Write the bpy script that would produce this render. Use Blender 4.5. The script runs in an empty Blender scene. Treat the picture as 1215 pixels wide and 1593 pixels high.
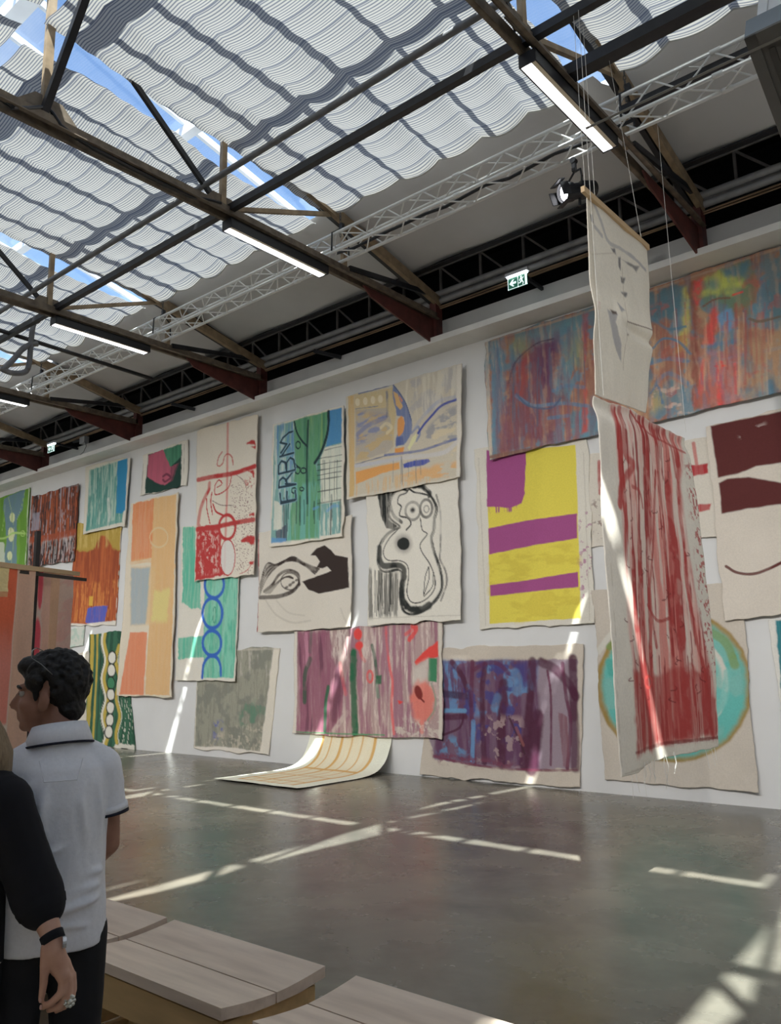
import bpy, bmesh, math, random
import numpy as np
from mathutils import Vector, Matrix

# ------------------------------------------------------------------ camera
S = bpy.context.scene
COL = S.collection
YAW, PIT, ROL, FPX = 0.699706, 0.18281145, -0.01782786, 1277.202
IW, IH, CAMH = 1215.0, 1593.0, 1.65
_f = np.array([-math.sin(YAW)*math.cos(PIT), math.cos(YAW)*math.cos(PIT), math.sin(PIT)])
_r = np.array([math.cos(YAW), math.sin(YAW), 0.0]); _u = np.cross(_r, _f)
_c, _s = math.cos(ROL), math.sin(ROL)
_r, _u = _c*_r + _s*_u, -_s*_r + _c*_u
cam = bpy.data.cameras.new('camera'); camo = bpy.data.objects.new('camera', cam); COL.objects.link(camo)
cam.sensor_fit = 'VERTICAL'; cam.sensor_height = 24.0; cam.lens = FPX/IH*24.0; cam.clip_end = 300
camo.matrix_world = Matrix(((_r[0], _u[0], -_f[0], 0), (_r[1], _u[1], -_f[1], 0), (_r[2], _u[2], -_f[2], CAMH), (0, 0, 0, 1)))
S.camera = camo

# ------------------------------------------------------------------ sky, sun, exposure
SUN_DIR = Vector((-0.35, 0.43, -1.0)).normalized()
w = bpy.data.worlds.new('sky'); S.world = w; w.use_nodes = True
nt = w.node_tree; nt.nodes.clear()
o = nt.nodes.new('ShaderNodeOutputWorld'); bg = nt.nodes.new('ShaderNodeBackground')
sk = nt.nodes.new('ShaderNodeTexSky'); sk.sky_type = 'NISHITA'; sk.sun_disc = False
sk.sun_elevation = math.radians(60); sk.sun_rotation = math.atan2(0.35, -0.43); sk.air_density = 1.0; sk.dust_density = 0.4; sk.ozone_density = 2.0
no = nt.nodes.new('ShaderNodeTexNoise'); no.inputs['Scale'].default_value = 4.0; no.inputs['Detail'].default_value = 7
cr = nt.nodes.new('ShaderNodeValToRGB'); cr.color_ramp.elements[0].position = 0.55; cr.color_ramp.elements[1].position = 0.78
mx = nt.nodes.new('ShaderNodeMix'); mx.data_type = 'RGBA'; mx.inputs[7].default_value = (3.6, 3.7, 3.9, 1)
tc = nt.nodes.new('ShaderNodeTexCoord')
nt.links.new(tc.outputs['Generated'], no.inputs['Vector']); nt.links.new(no.outputs['Fac'], cr.inputs['Fac'])
nt.links.new(cr.outputs['Color'], mx.inputs[0]); nt.links.new(sk.outputs['Color'], mx.inputs[6])
nt.links.new(mx.outputs[2], bg.inputs['Color']); bg.inputs['Strength'].default_value = 0.30
nt.links.new(bg.outputs[0], o.inputs[0])
sl = bpy.data.lights.new('sun', 'SUN'); sl.energy = 15.5; sl.angle = math.radians(0.6); sl.color = (1.0, 0.97, 0.90)
so = bpy.data.objects.new('sun', sl); COL.objects.link(so); so.rotation_euler = SUN_DIR.to_track_quat('-Z', 'Y').to_euler(); so.location = (0, 0, 30)
S.view_settings.view_transform = 'Standard'; S.view_settings.look = 'None'
S.view_settings.exposure = 0.16; S.view_settings.gamma = 1.0; S.view_settings.use_curve_mapping = False

# ------------------------------------------------------------------ helpers
def ray(px, py): return _f + _r*(px-IW/2)/FPX - _u*(py-IH/2)/FPX
def at(px, py, ax, val):
    d = ray(px, py); c = np.array([0, 0, CAMH]); t = (val-c[ax])/d[ax]; return c+t*d
def s2l(c):
    c = np.asarray(c, float)/255.0
    return np.where(c <= 0.04045, c/12.92, ((c+0.055)/1.055)**2.4)

MATS = {}
def mat(name, rgb, rough=0.6, var=0.12, scale=6.0, bump=0.0, metal=0.0, spec=0.5, stretch=(1, 1, 1), emit=None, detail=5, rgb2=None):
    """procedural material: base colour (sRGB 0..255 albedo) broken up by noise, optional bump"""
    if name in MATS: return MATS[name]
    m = bpy.data.materials.new(name); m.use_nodes = True; nt = m.node_tree; b = nt.nodes['Principled BSDF']
    a = s2l(rgb)
    tc = nt.nodes.new('ShaderNodeTexCoord'); mp = nt.nodes.new('ShaderNodeMapping'); mp.inputs['Scale'].default_value = stretch
    no = nt.nodes.new('ShaderNodeTexNoise'); no.inputs['Scale'].default_value = scale; no.inputs['Detail'].default_value = detail
    cr = nt.nodes.new('ShaderNodeValToRGB'); cr.color_ramp.elements[0].position = 0.3; cr.color_ramp.elements[1].position = 0.7
    lo = a*(1-var); hi = np.minimum(a*(1+var), 1) if rgb2 is None else s2l(rgb2)
    cr.color_ramp.elements[0].color = (*lo, 1); cr.color_ramp.elements[1].color = (*hi, 1)
    nt.links.new(tc.outputs['Object'], mp.inputs['Vector']); nt.links.new(mp.outputs[0], no.inputs['Vector'])
    nt.links.new(no.outputs['Fac'], cr.inputs['Fac']); nt.links.new(cr.outputs['Color'], b.inputs['Base Color'])
    b.inputs['Roughness'].default_value = rough; b.inputs['Metallic'].default_value = metal
    b.inputs['Specular IOR Level'].default_value = spec
    if bump:
        bp = nt.nodes.new('ShaderNodeBump'); bp.inputs['Strength'].default_value = bump; bp.inputs['Distance'].default_value = 0.02
        nt.links.new(no.outputs['Fac'], bp.inputs['Height']); nt.links.new(bp.outputs[0], b.inputs['Normal'])
    if emit:
        b.inputs['Emission Color'].default_value = (*emit[0], 1); b.inputs['Emission Strength'].default_value = emit[1]
    MATS[name] = m; return m

class MB:
    def __init__(s): s.v = []; s.f = []
    def add(s, vs, fs):
        o = len(s.v); s.v += [tuple(map(float, p)) for p in vs]; s.f += [tuple(i+o for i in q) for q in fs]; return s
    def box(s, c, d, M=None):
        x, y, z = d[0]/2, d[1]/2, d[2]/2
        vs = [(-x,-y,-z),(x,-y,-z),(x,y,-z),(-x,y,-z),(-x,-y,z),(x,-y,z),(x,y,z),(-x,y,z)]
        if M is not None: vs = [tuple(M @ Vector(p)) for p in vs]
        vs = [(p[0]+c[0], p[1]+c[1], p[2]+c[2]) for p in vs]
        return s.add(vs, [(0,3,2,1),(4,5,6,7),(0,1,5,4),(1,2,6,5),(2,3,7,6),(3,0,4,7)])
    def mm(s, a, b):
        return s.box([(a[i]+b[i])/2 for i in range(3)], [abs(b[i]-a[i]) for i in range(3)])
    def frame(s, p, q, up=(0, 0, 1)):
        p, q = Vector(p), Vector(q); d = (q-p).normalized(); u = Vector(up)
        if abs(d.dot(u)) > 0.98: u = Vector((0, 1, 0))
        a = d.cross(u).normalized(); b = a.cross(d).normalized(); return p, q, a, b
    def beam(s, p, q, w, h, up=(0, 0, 1)):
        p, q, a, b = s.frame(p, q, up); vs = []
        for e in (p, q):
            for i, j in ((-1,-1),(1,-1),(1,1),(-1,1)): vs.append(e + a*(i*w/2) + b*(j*h/2))
        return s.add(vs, [(3,2,1,0),(4,5,6,7),(0,1,5,4),(1,2,6,5),(2,3,7,6),(3,0,4,7)])
    def tube(s, p, q, r, n=8, r2=None, cap=True):
        p, q, a, b = s.frame(p, q); r2 = r if r2 is None else r2; vs = []
        for e, rr in ((p, r), (q, r2)):
            for k in range(n):
                t = 2*math.pi*k/n; vs.append(e + a*(rr*math.cos(t)) + b*(rr*math.sin(t)))
        fs = [(k, (k+1) % n, n+(k+1) % n, n+k) for k in range(n)]
        if cap: fs += [tuple(range(n-1, -1, -1)), tuple(range(n, 2*n))]
        return s.add(vs, fs)
    def path(s, pts, r, n=6):
        pts = [Vector(p) for p in pts]; rings = []
        for i, p in enumerate(pts):
            d = (pts[min(i+1, len(pts)-1)] - pts[max(i-1, 0)]).normalized()
            u = Vector((0, 0, 1)) if abs(d.z) < 0.9 else Vector((0, 1, 0))
            a = d.cross(u).normalized(); b = a.cross(d)
            rr = r[i] if hasattr(r, '__len__') else r
            rings.append([p + a*(rr*math.cos(2*math.pi*k/n)) + b*(rr*math.sin(2*math.pi*k/n)) for k in range(n)])
        return s.loft(rings)
    def loft(s, rings, cap=True, closed=True):
        n = len(rings[0]); vs = [p for R in rings for p in R]; fs = []
        for i in range(len(rings)-1):
            for k in range(n if closed else n-1):
                fs.append((i*n+k, i*n+(k+1) % n, (i+1)*n+(k+1) % n, (i+1)*n+k))
        if cap and closed: fs += [tuple(range(n-1, -1, -1)), tuple((len(rings)-1)*n+k for k in range(n))]
        return s.add(vs, fs)
    def prism(s, poly, vec):
        n = len(poly); a = [Vector(p) for p in poly]; b = [p+Vector(vec) for p in a]
        return s.add(a+b, [tuple(range(n-1, -1, -1)), tuple(range(n, 2*n))] + [(k, (k+1) % n, n+(k+1) % n, n+k) for k in range(n)])
    def build(s, name, m, parent=None, smooth=False, fix=True):
        me = bpy.data.meshes.new(name); me.from_pydata(s.v, [], s.f)
        if fix:
            bm = bmesh.new(); bm.from_mesh(me); bmesh.ops.recalc_face_normals(bm, faces=bm.faces); bm.to_mesh(me); bm.free()
        if m: me.materials.append(m)
        if smooth: me.polygons.foreach_set('use_smooth', [True]*len(me.polygons))
        me.update()
        ob = bpy.data.objects.new(name, me); COL.objects.link(ob)
        if parent: ob.parent = parent
        return ob
def tag(o, label=None, cat=None, group=None, kind=None):
    if label: o['label'] = label
    if cat: o['category'] = cat
    if group: o['group'] = group
    if kind: o['kind'] = kind
    return o
def empty(name, loc=(0, 0, 0)):
    e = bpy.data.objects.new(name, None); COL.objects.link(e); e.location = loc; e.empty_display_size = 0.1; return e
def inst(name, ob, parent, loc, rot=(0, 0, 0)):
    c = bpy.data.objects.new(name, ob.data); COL.objects.link(c); c.parent = parent; c.location = loc; c.rotation_euler = rot; return c
def copy_tree(o, parent=None):
    c = o.copy(); COL.objects.link(c); c.parent = parent; c.matrix_parent_inverse = o.matrix_parent_inverse.copy()
    for ch in [k for k in bpy.data.objects if k.parent == o]: copy_tree(ch, c)
    return c

# ------------------------------------------------------------------ dimensions of the hall
WY = 9.98                  # wall hung with canvases
RY = -3.18                 # rear wall (behind the camera)
RIDGE = 3.40
X0, X1 = -30.0, 7.4
TX = [5.12 - 4.1*k for k in range(9)]          # truss lines (5.12, 1.02, -3.08, -7.18, ...)
def rafz(y): return 7.28 + 0.22*(9.5 - (y if y >= RIDGE else 2*RIDGE-y))
def shz(y): return 7.74 + 0.075*(7.4 - (y if y >= RIDGE else 2*RIDGE-y))

# ------------------------------------------------------------------ structure materials
def wall_material():
    m = mat('white_wall_paint', (230, 229, 226), 0.75, 0.03, 1.3, 0.05)
    return m
M_wall = wall_material()
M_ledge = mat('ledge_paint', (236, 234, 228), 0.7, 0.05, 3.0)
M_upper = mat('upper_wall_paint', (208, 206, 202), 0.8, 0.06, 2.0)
M_dark = mat('painted_void_shade', (14, 15, 20), 0.9, 0.3, 2.0)  # near-black colour paints in the darkness of the eaves void
M_fabric = mat('grey_ceiling_fabric', (204, 204, 205), 0.9, 0.08, 0.9, 0.1)
M_steel = mat('weathered_steel', (112, 100, 86), 0.65, 0.35, 9.0, 0.15, 0.2)
M_tan = mat('tan_steel', (150, 130, 104), 0.65, 0.3, 7.0, 0.1, 0.1)
M_black = mat('black_steel', (38, 38, 42), 0.5, 0.3, 8.0, 0.05, 0.2)
M_oxide = mat('red_oxide_steel', (88, 42, 36), 0.6, 0.35, 6.0, 0.15)
M_grey = mat('grey_galvanised', (120, 120, 122), 0.5, 0.15, 10.0, 0.0, 0.3)
M_white = mat('white_frame_paint', (225, 228, 232), 0.5, 0.05, 4.0)
M_alu = mat('brushed_aluminium', (238, 238, 236), 0.4, 0.05, 12.0, 0.0, 0.0)

def floor_material():
    m = bpy.data.materials.new('polished_concrete'); m.use_nodes = True; nt = m.node_tree; b = nt.nodes['Principled BSDF']
    tc = nt.nodes.new('ShaderNodeTexCoord')
    def noise(sc, det, dist=0.0, rough=0.6):
        n = nt.nodes.new('ShaderNodeTexNoise'); n.inputs['Scale'].default_value = sc; n.inputs['Detail'].default_value = det
        n.inputs['Distortion'].default_value = dist; n.inputs['Roughness'].default_value = rough
        nt.links.new(tc.outputs['Object'], n.inputs['Vector']); return n
    n1 = noise(0.55, 6, 0.6); n2 = noise(1.5, 6, 0.25, 0.58); n3 = noise(0.35, 3, 0.3)
    r1 = nt.nodes.new('ShaderNodeValToRGB'); r1.color_ramp.elements[0].position = 0.34; r1.color_ramp.elements[1].position = 0.68
    r1.color_ramp.elements[0].color = (*s2l((98, 95, 90)), 1); r1.color_ramp.elements[1].color = (*s2l((136, 130, 120)), 1)
    r2 = nt.nodes.new('ShaderNodeValToRGB'); r2.color_ramp.elements[0].position = 0.35; r2.color_ramp.elements[1].position = 0.75
    r2.color_ramp.elements[0].color = (0.74, 0.75, 0.74, 1); r2.color_ramp.elements[1].color = (1.28, 1.27, 1.24, 1)
    r3 = nt.nodes.new('ShaderNodeValToRGB'); r3.color_ramp.elements[0].position = 0.4; r3.color_ramp.elements[1].position = 0.62
    r3.color_ramp.elements[0].color = (0.96, 1.0, 0.97, 1); r3.color_ramp.elements[1].color = (1.06, 1.0, 0.94, 1)
    for n, r in ((n1, r1), (n2, r2), (n3, r3)): nt.links.new(n.outputs['Fac'], r.inputs['Fac'])
    def mul(a, c):
        x = nt.nodes.new('ShaderNodeMix'); x.data_type = 'RGBA'; x.blend_type = 'MULTIPLY'; x.inputs[0].default_value = 1
        nt.links.new(a, x.inputs[6]); nt.links.new(c, x.inputs[7]); return x.outputs[2]
    c = mul(mul(r1.outputs['Color'], r2.outputs['Color']), r3.outputs['Color'])
    nt.links.new(c, b.inputs['Base Color'])
    rr = nt.nodes.new('ShaderNodeMapRange'); rr.inputs[3].default_value = 0.17; rr.inputs[4].default_value = 0.36
    nt.links.new(n2.outputs['Fac'], rr.inputs[0]); nt.links.new(rr.outputs[0], b.inputs['Roughness'])
    bp = nt.nodes.new('ShaderNodeBump'); bp.inputs['Strength'].default_value = 0.02; bp.inputs['Distance'].default_value = 0.01
    nt.links.new(n2.outputs['Fac'], bp.inputs['Height']); nt.links.new(bp.outputs[0], b.inputs['Normal'])
    b.inputs['Specular IOR Level'].default_value = 0.5
    return m

# ------------------------------------------------------------------ shell
fl = MB().mm((X0, RY-0.1, -0.2), (X1, 11.4, 0.0)).build('floor', floor_material()); tag(fl, kind='structure')
wl = MB().mm((X0, WY, 0.0), (X1, WY+0.18, 7.0)).build('wall_front', M_wall); tag(wl, kind='structure')
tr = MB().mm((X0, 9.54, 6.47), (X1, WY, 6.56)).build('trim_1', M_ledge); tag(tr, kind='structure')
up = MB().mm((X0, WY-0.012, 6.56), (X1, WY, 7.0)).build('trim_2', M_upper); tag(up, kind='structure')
for nm, a, b_ in (('wall_rear', (X0, RY-0.15, 0), (X1, RY, 7.4)), ('wall_left', (X0-0.15, RY-0.15, 0), (X0, 11.4, 8.9)), ('wall_right', (X1, RY-0.15, 0), (X1+0.15, 11.4, 8.9))):
    tag(MB().mm(a, b_).build(nm, M_wall), kind='structure')
tag(MB().mm((X0, 11.2, 0.0), (X1, 11.4, 8.7)).build('wall_eaves', M_dark), kind='structure')

# ------------------------------------------------------------------ roof: glass, bars, fabric, dark eaves
def glass_material():
    m = bpy.data.materials.new('roof_glass'); m.use_nodes = True; nt = m.node_tree; nt.nodes.clear()
    o = nt.nodes.new('ShaderNodeOutputMaterial'); mx = nt.nodes.new('ShaderNodeMixShader'); t = nt.nodes.new('ShaderNodeBsdfTransparent')
    g = nt.nodes.new('ShaderNodeBsdfGlossy'); g.inputs['Roughness'].default_value = 0.05; t.inputs['Color'].default_value = (0.9, 0.94, 0.96, 1)
    no = nt.nodes.new('ShaderNodeTexNoise'); no.inputs['Scale'].default_value = 2.5
    mr = nt.nodes.new('ShaderNodeMapRange'); mr.inputs[3].default_value = 0.02; mr.inputs[4].default_value = 0.09
    nt.links.new(no.outputs['Fac'], mr.inputs[0]); nt.links.new(mr.outputs[0], mx.inputs[0])
    nt.links.new(t.outputs[0], mx.inputs[1]); nt.links.new(g.outputs[0], mx.inputs[2]); nt.links.new(mx.outputs[0], o.inputs[0]); return m
M_glass = glass_material()
roof = empty('ceiling', (0, RIDGE, 8.9)); tag(roof, kind='structure')
NB = 6; PITCH = 4.1/NB
def part_of_roof(ob):
    ob.parent = roof; ob.matrix_parent_inverse = Matrix.Translation((0, -RIDGE, -8.9)); return ob
GZ = 0.22                                     # glazing lies this far above the rafter line
y_lo = 7.85
sl_len = math.hypot(y_lo-RIDGE, 0.22*(y_lo-RIDGE)); ang = math.atan(0.22)
bar_mesh = MB().box((0, 0, 0), (0.05, sl_len, 0.09)).build('glazing_bar', M_white)
pane_mesh = MB().box((0, 0, 0), (PITCH-0.06, sl_len-0.1, 0.008)).build('glass_pane', M_glass)
first = [True, True]
for side in (1, -1):
    yc = RIDGE + side*(y_lo-RIDGE)/2; zc = rafz(yc)+GZ; rx = -side*ang
    for i in range(int(round((TX[0]-TX[-1])/PITCH))+1):
        x = TX[0]-i*PITCH
        ob = bar_mesh if first[0] else bpy.data.objects.new('glazing_bar', bar_mesh.data)
        if not first[0]: COL.objects.link(ob)
        first[0] = False; ob.location = (x, yc, zc); ob.rotation_euler = (rx, 0, 0); part_of_roof(ob)
        if x-PITCH < TX[-1]-0.01: continue
        ob = pane_mesh if first[1] else bpy.data.objects.new('glass_pane', pane_mesh.data)
        if not first[1]: COL.objects.link(ob)
        first[1] = False; ob.location = (x-PITCH/2, yc, zc+0.03); ob.rotation_euler = (rx, 0, 0); part_of_roof(ob)
for side in (1, -1):
    for yy in (7.8, 5.5):
        y = yy if side > 0 else 2*RIDGE-yy
        dz = 0.17 if yy > 7 else 0.04
        part_of_roof(MB().mm((X0, y-0.06, rafz(y)+dz), (X1, y+0.06, rafz(y)+dz+0.12)).build('purlin', M_white))
part_of_roof(MB().mm((X0, RIDGE-0.09, rafz(RIDGE)+0.02), (X1, RIDGE+0.09, rafz(RIDGE)+0.2)).build('ridge_beam', M_white))
# grey fabric lining between shade and eaves (one panel a bay), gently wrinkled
rng = random.Random(3)
for side in (1, -1):
    for k in range(-1, len(TX)):
        xa = X1 if k < 0 else TX[k]; xb = X0 if k == len(TX)-1 else TX[k+1]
        nx, ny = 28, 18; vs = []; fs = []; ph = rng.random()*6
        for j in range(ny+1):
            y = 7.36 + (9.17-7.36)*j/ny
            for i in range(nx+1):
                t = i/nx; slot = 0.0 if k < 0 else 0.20*min(1, max(0, (7.85-y)/0.3)); x = (xa-slot)+(xb-xa+slot)*t; e = 0.025*math.sin(9*t+ph)*(j/ny)**3
                z = rafz(y)+0.13 + 0.02*math.sin(2.1*t*6+ph+j*.35) + 0.012*math.sin(11*j/ny+ph+5*t) - 0.03*math.sin(math.pi*j/ny)
                bl = min(1.0, (y-7.36)/0.35); z = (shz(7.38)+0.012)*(1-bl)+z*bl
                yy = y+e; vs.append((x, yy if side > 0 else 2*RIDGE-yy, z))
        for j in range(ny):
            for i in range(nx):
                a = j*(nx+1)+i; fs.append((a, a+1, a+nx+2, a+nx+1))
        mb = MB(); mb.add(vs, fs); part_of_roof(mb.build('fabric_panel', M_fabric, smooth=True))
    ya, yb = (7.8, 11.4) if side > 0 else (2*RIDGE-7.8, RY-0.15)
    za, zb = rafz(7.8)+0.19, 8.6
    mb = MB(); mb.prism([(X0, ya, za), (X0, yb, zb), (X0, yb, zb+0.1), (X0, ya, za+0.12)], (X1-X0, 0, 0))
    part_of_roof(mb.build('eaves_roof', M_dark))
# batten along the lower fabric edge
part_of_roof(MB().beam((X0, 9.2, rafz(9.2)+0.1), (X1, 9.2, rafz(9.2)+0.1), 0.03, 0.03).build('edge_batten', M_grey))
part_of_roof(MB().beam((X0, 9.13, rafz(9.13)+0.08), (X1, 9.13, rafz(9.13)+0.08), 0.09, 0.02).build('edge_strip', M_black))
# ------------------------------------------------------------------ striped cloth under the glass, one piece for each bay and slope
def shade_material():
    m = bpy.data.materials.new('striped_shade_cloth'); m.use_nodes = True; nt = m.node_tree; nt.nodes.clear()
    o = nt.nodes.new('ShaderNodeOutputMaterial'); tc = nt.nodes.new('ShaderNodeTexCoord'); sep = nt.nodes.new('ShaderNodeSeparateXYZ')
    nt.links.new(tc.outputs['UV'], sep.inputs[0])
    def math_(op, a, b=None):
        n = nt.nodes.new('ShaderNodeMath'); n.operation = op
        for i, v in enumerate((a, b)):
            if v is None: continue
            if isinstance(v, (int, float)): n.inputs[i].default_value = v
            else: nt.links.new(v, n.inputs[i])
        return n.outputs[0]
    fr = math_('FRACT', math_('MULTIPLY', sep.outputs[1], 1/0.030))
    st = nt.nodes.new('ShaderNodeMapRange'); st.interpolation_type = 'SMOOTHSTEP'; st.inputs[1].default_value = 0.52; st.inputs[2].default_value = 0.66
    nt.links.new(fr, st.inputs[0])
    fc = math_('FRACT', math_('MULTIPLY', sep.outputs[0], 1/0.012))
    stc = nt.nodes.new('ShaderNodeMapRange'); stc.inputs[1].default_value = 0.55; stc.inputs[2].default_value = 0.6; stc.inputs[4].default_value = 0.35
    nt.links.new(fc, stc.inputs[0])
    sm = math_('FRACT', math_('MULTIPLY', sep.outputs[1], 1/0.30))
    seam = math_('LESS_THAN', sm, 0.035)
    tot = math_('MAXIMUM', st.outputs[0], seam)
    no = nt.nodes.new('ShaderNodeTexNoise'); no.inputs['Scale'].default_value = 3.0; nt.links.new(tc.outputs['UV'], no.inputs['Vector'])
    def mixc(f, a, b):
        x = nt.nodes.new('ShaderNodeMix'); x.data_type = 'RGBA'; nt.links.new(f, x.inputs[0]); x.inputs[6].default_value = (*a, 1); x.inputs[7].default_value = (*b, 1); return x.outputs[2]
    d = nt.nodes.new('ShaderNodeBsdfDiffuse'); t = nt.nodes.new('ShaderNodeBsdfTranslucent'); mx = nt.nodes.new('ShaderNodeMixShader')
    nt.links.new(mixc(tot, (0.80, 0.775, 0.72), (0.31, 0.33, 0.38)), d.inputs[0])
    nt.links.new(mixc(tot, (0.34, 0.325, 0.295), (0.115, 0.122, 0.142)), t.inputs[0])
    mx.inputs[0].default_value = 0.5
    nt.links.new(d.outputs[0], mx.inputs[1]); nt.links.new(t.outputs[0], mx.inputs[2]); nt.links.new(mx.outputs[0], o.inputs[0]); return m
M_shade = shade_material()
M_hem = mat('shade_hem', (205, 205, 200), 0.8, 0.06, 5.0)
def make_shade(xa, xb, side, seed, label, group):
    """xa>xb edges; runs from the ridge gap down to y=7.4, sagging between cords"""
    r = random.Random(seed); nx, ny = 84, 60
    ncell = 6; uv = []; vs = []; fs = []
    w1 = [r.uniform(-.03, .03) for _ in range(8)]; sag = [r.uniform(.05, .085) for _ in range(ncell)]; ph = r.random()*6
    y_top, y_bot = RIDGE+ (-0.10 if side > 0 else 0.24), 7.38
    for j in range(ny+1):
        v = j/ny
        for i in range(nx+1):
            t = i/nx
            c = t*ncell; ci = min(int(c), ncell-1); fcell = c-ci
            arch = math.sin(math.pi*fcell)
            y = y_top+(y_bot-y_top)*v
            y += 0.035*arch*(1 if v > .97 else 0) - 0.02*math.sin(c*math.pi)*v
            ex = 0.035*math.sin(9*v+ph)+0.02*math.sin(23*v+ph*2)
            close = 0.10*max(0, (v-.8)/.2)
            xl = xa + ex*(1-t); xr = xb + 0.03*math.sin(11*v+ph) - close*0.0
            x = xl*(1-t)+xr*t
            pl = (v*(y_bot-y_top)/0.30) % 1.0
            z = shz(y) - sag[ci]*arch*(0.75+.25*math.sin(3*v*2+ci+ph)) - 0.02*math.sin(math.pi*pl)**2 + 0.014*math.sin(7*v+5*t+ph) - 0.02*math.sin(math.pi*t)
            edge = min(t, 1-t)*(abs(xa-xb))
            if edge < .12: z -= 0.05*(1-edge/.12)**2
            vs.append((x, y if side > 0 else 2*RIDGE-y, z)); uv.append((t*abs(xa-xb), v*(y_bot-y_top)))
    for j in range(ny):
        for i in range(nx):
            a = j*(nx+1)+i; fs.append((a, a+1, a+nx+2, a+nx+1))
    me = bpy.data.meshes.new('cloth'); me.from_pydata(vs, [], fs)
    ul = me.uv_layers.new(name='uv'); idx = np.empty(len(me.loops), np.int32); me.loops.foreach_get('vertex_index', idx)
    ul.data.foreach_set('uv', np.array(uv)[idx].ravel().astype(np.float32))
    me.materials.append(M_shade); me.polygons.foreach_set('use_smooth', [True]*len(me.polygons)); me.update()
    e = empty('overhead_blind', ((xa+xb)/2, RIDGE+side*2, 7.8)); tag(e, label, 'blind', group)
    ob = bpy.data.objects.new('cloth', me); COL.objects.link(ob); ob.parent = e; ob.matrix_parent_inverse = Matrix.Translation(e.location).inverted()
    hem = MB().path([vs[ny*(nx+1)+i] for i in range(0, nx+1, 2)], 0.010, 4).build('hem', M_hem, e); hem.matrix_parent_inverse = Matrix.Translation(e.location).inverted()
    return e
bay_desc = ['beyond the right edge', 'striped white cloth overhead blind above the grey heater box at upper right', 'widest striped white cloth overhead blind, filling the top centre of the picture',
            'striped white cloth overhead blind in the bay left of the widest one', 'striped white cloth overhead blind in the third bay at the left edge',
            'small striped white cloth overhead blind above the looped hose at left', '', '']
for k in range(len(TX)-1):
    # cloth reaches past the truss on its left side and leaves the lit slot beside the next truss
    xa = TX[k]-0.35; xb = TX[k+1]-0.02
    lab = bay_desc[k] if 1 <= k <= 5 else 'striped white cloth overhead blind in an end bay of the near roof slope'
    make_shade(xa, xb, 1, 10+k, lab, 'striped shades under the glass roof')
    make_shade(TX[k]-0.16, TX[k+1]+0.22, -1, 40+k, 'striped white cloth overhead blind beyond the ridge' if k in (2, 3, 4) else 'striped white cloth overhead blind on the rear roof slope', 'striped shades on the rear slope')

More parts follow.
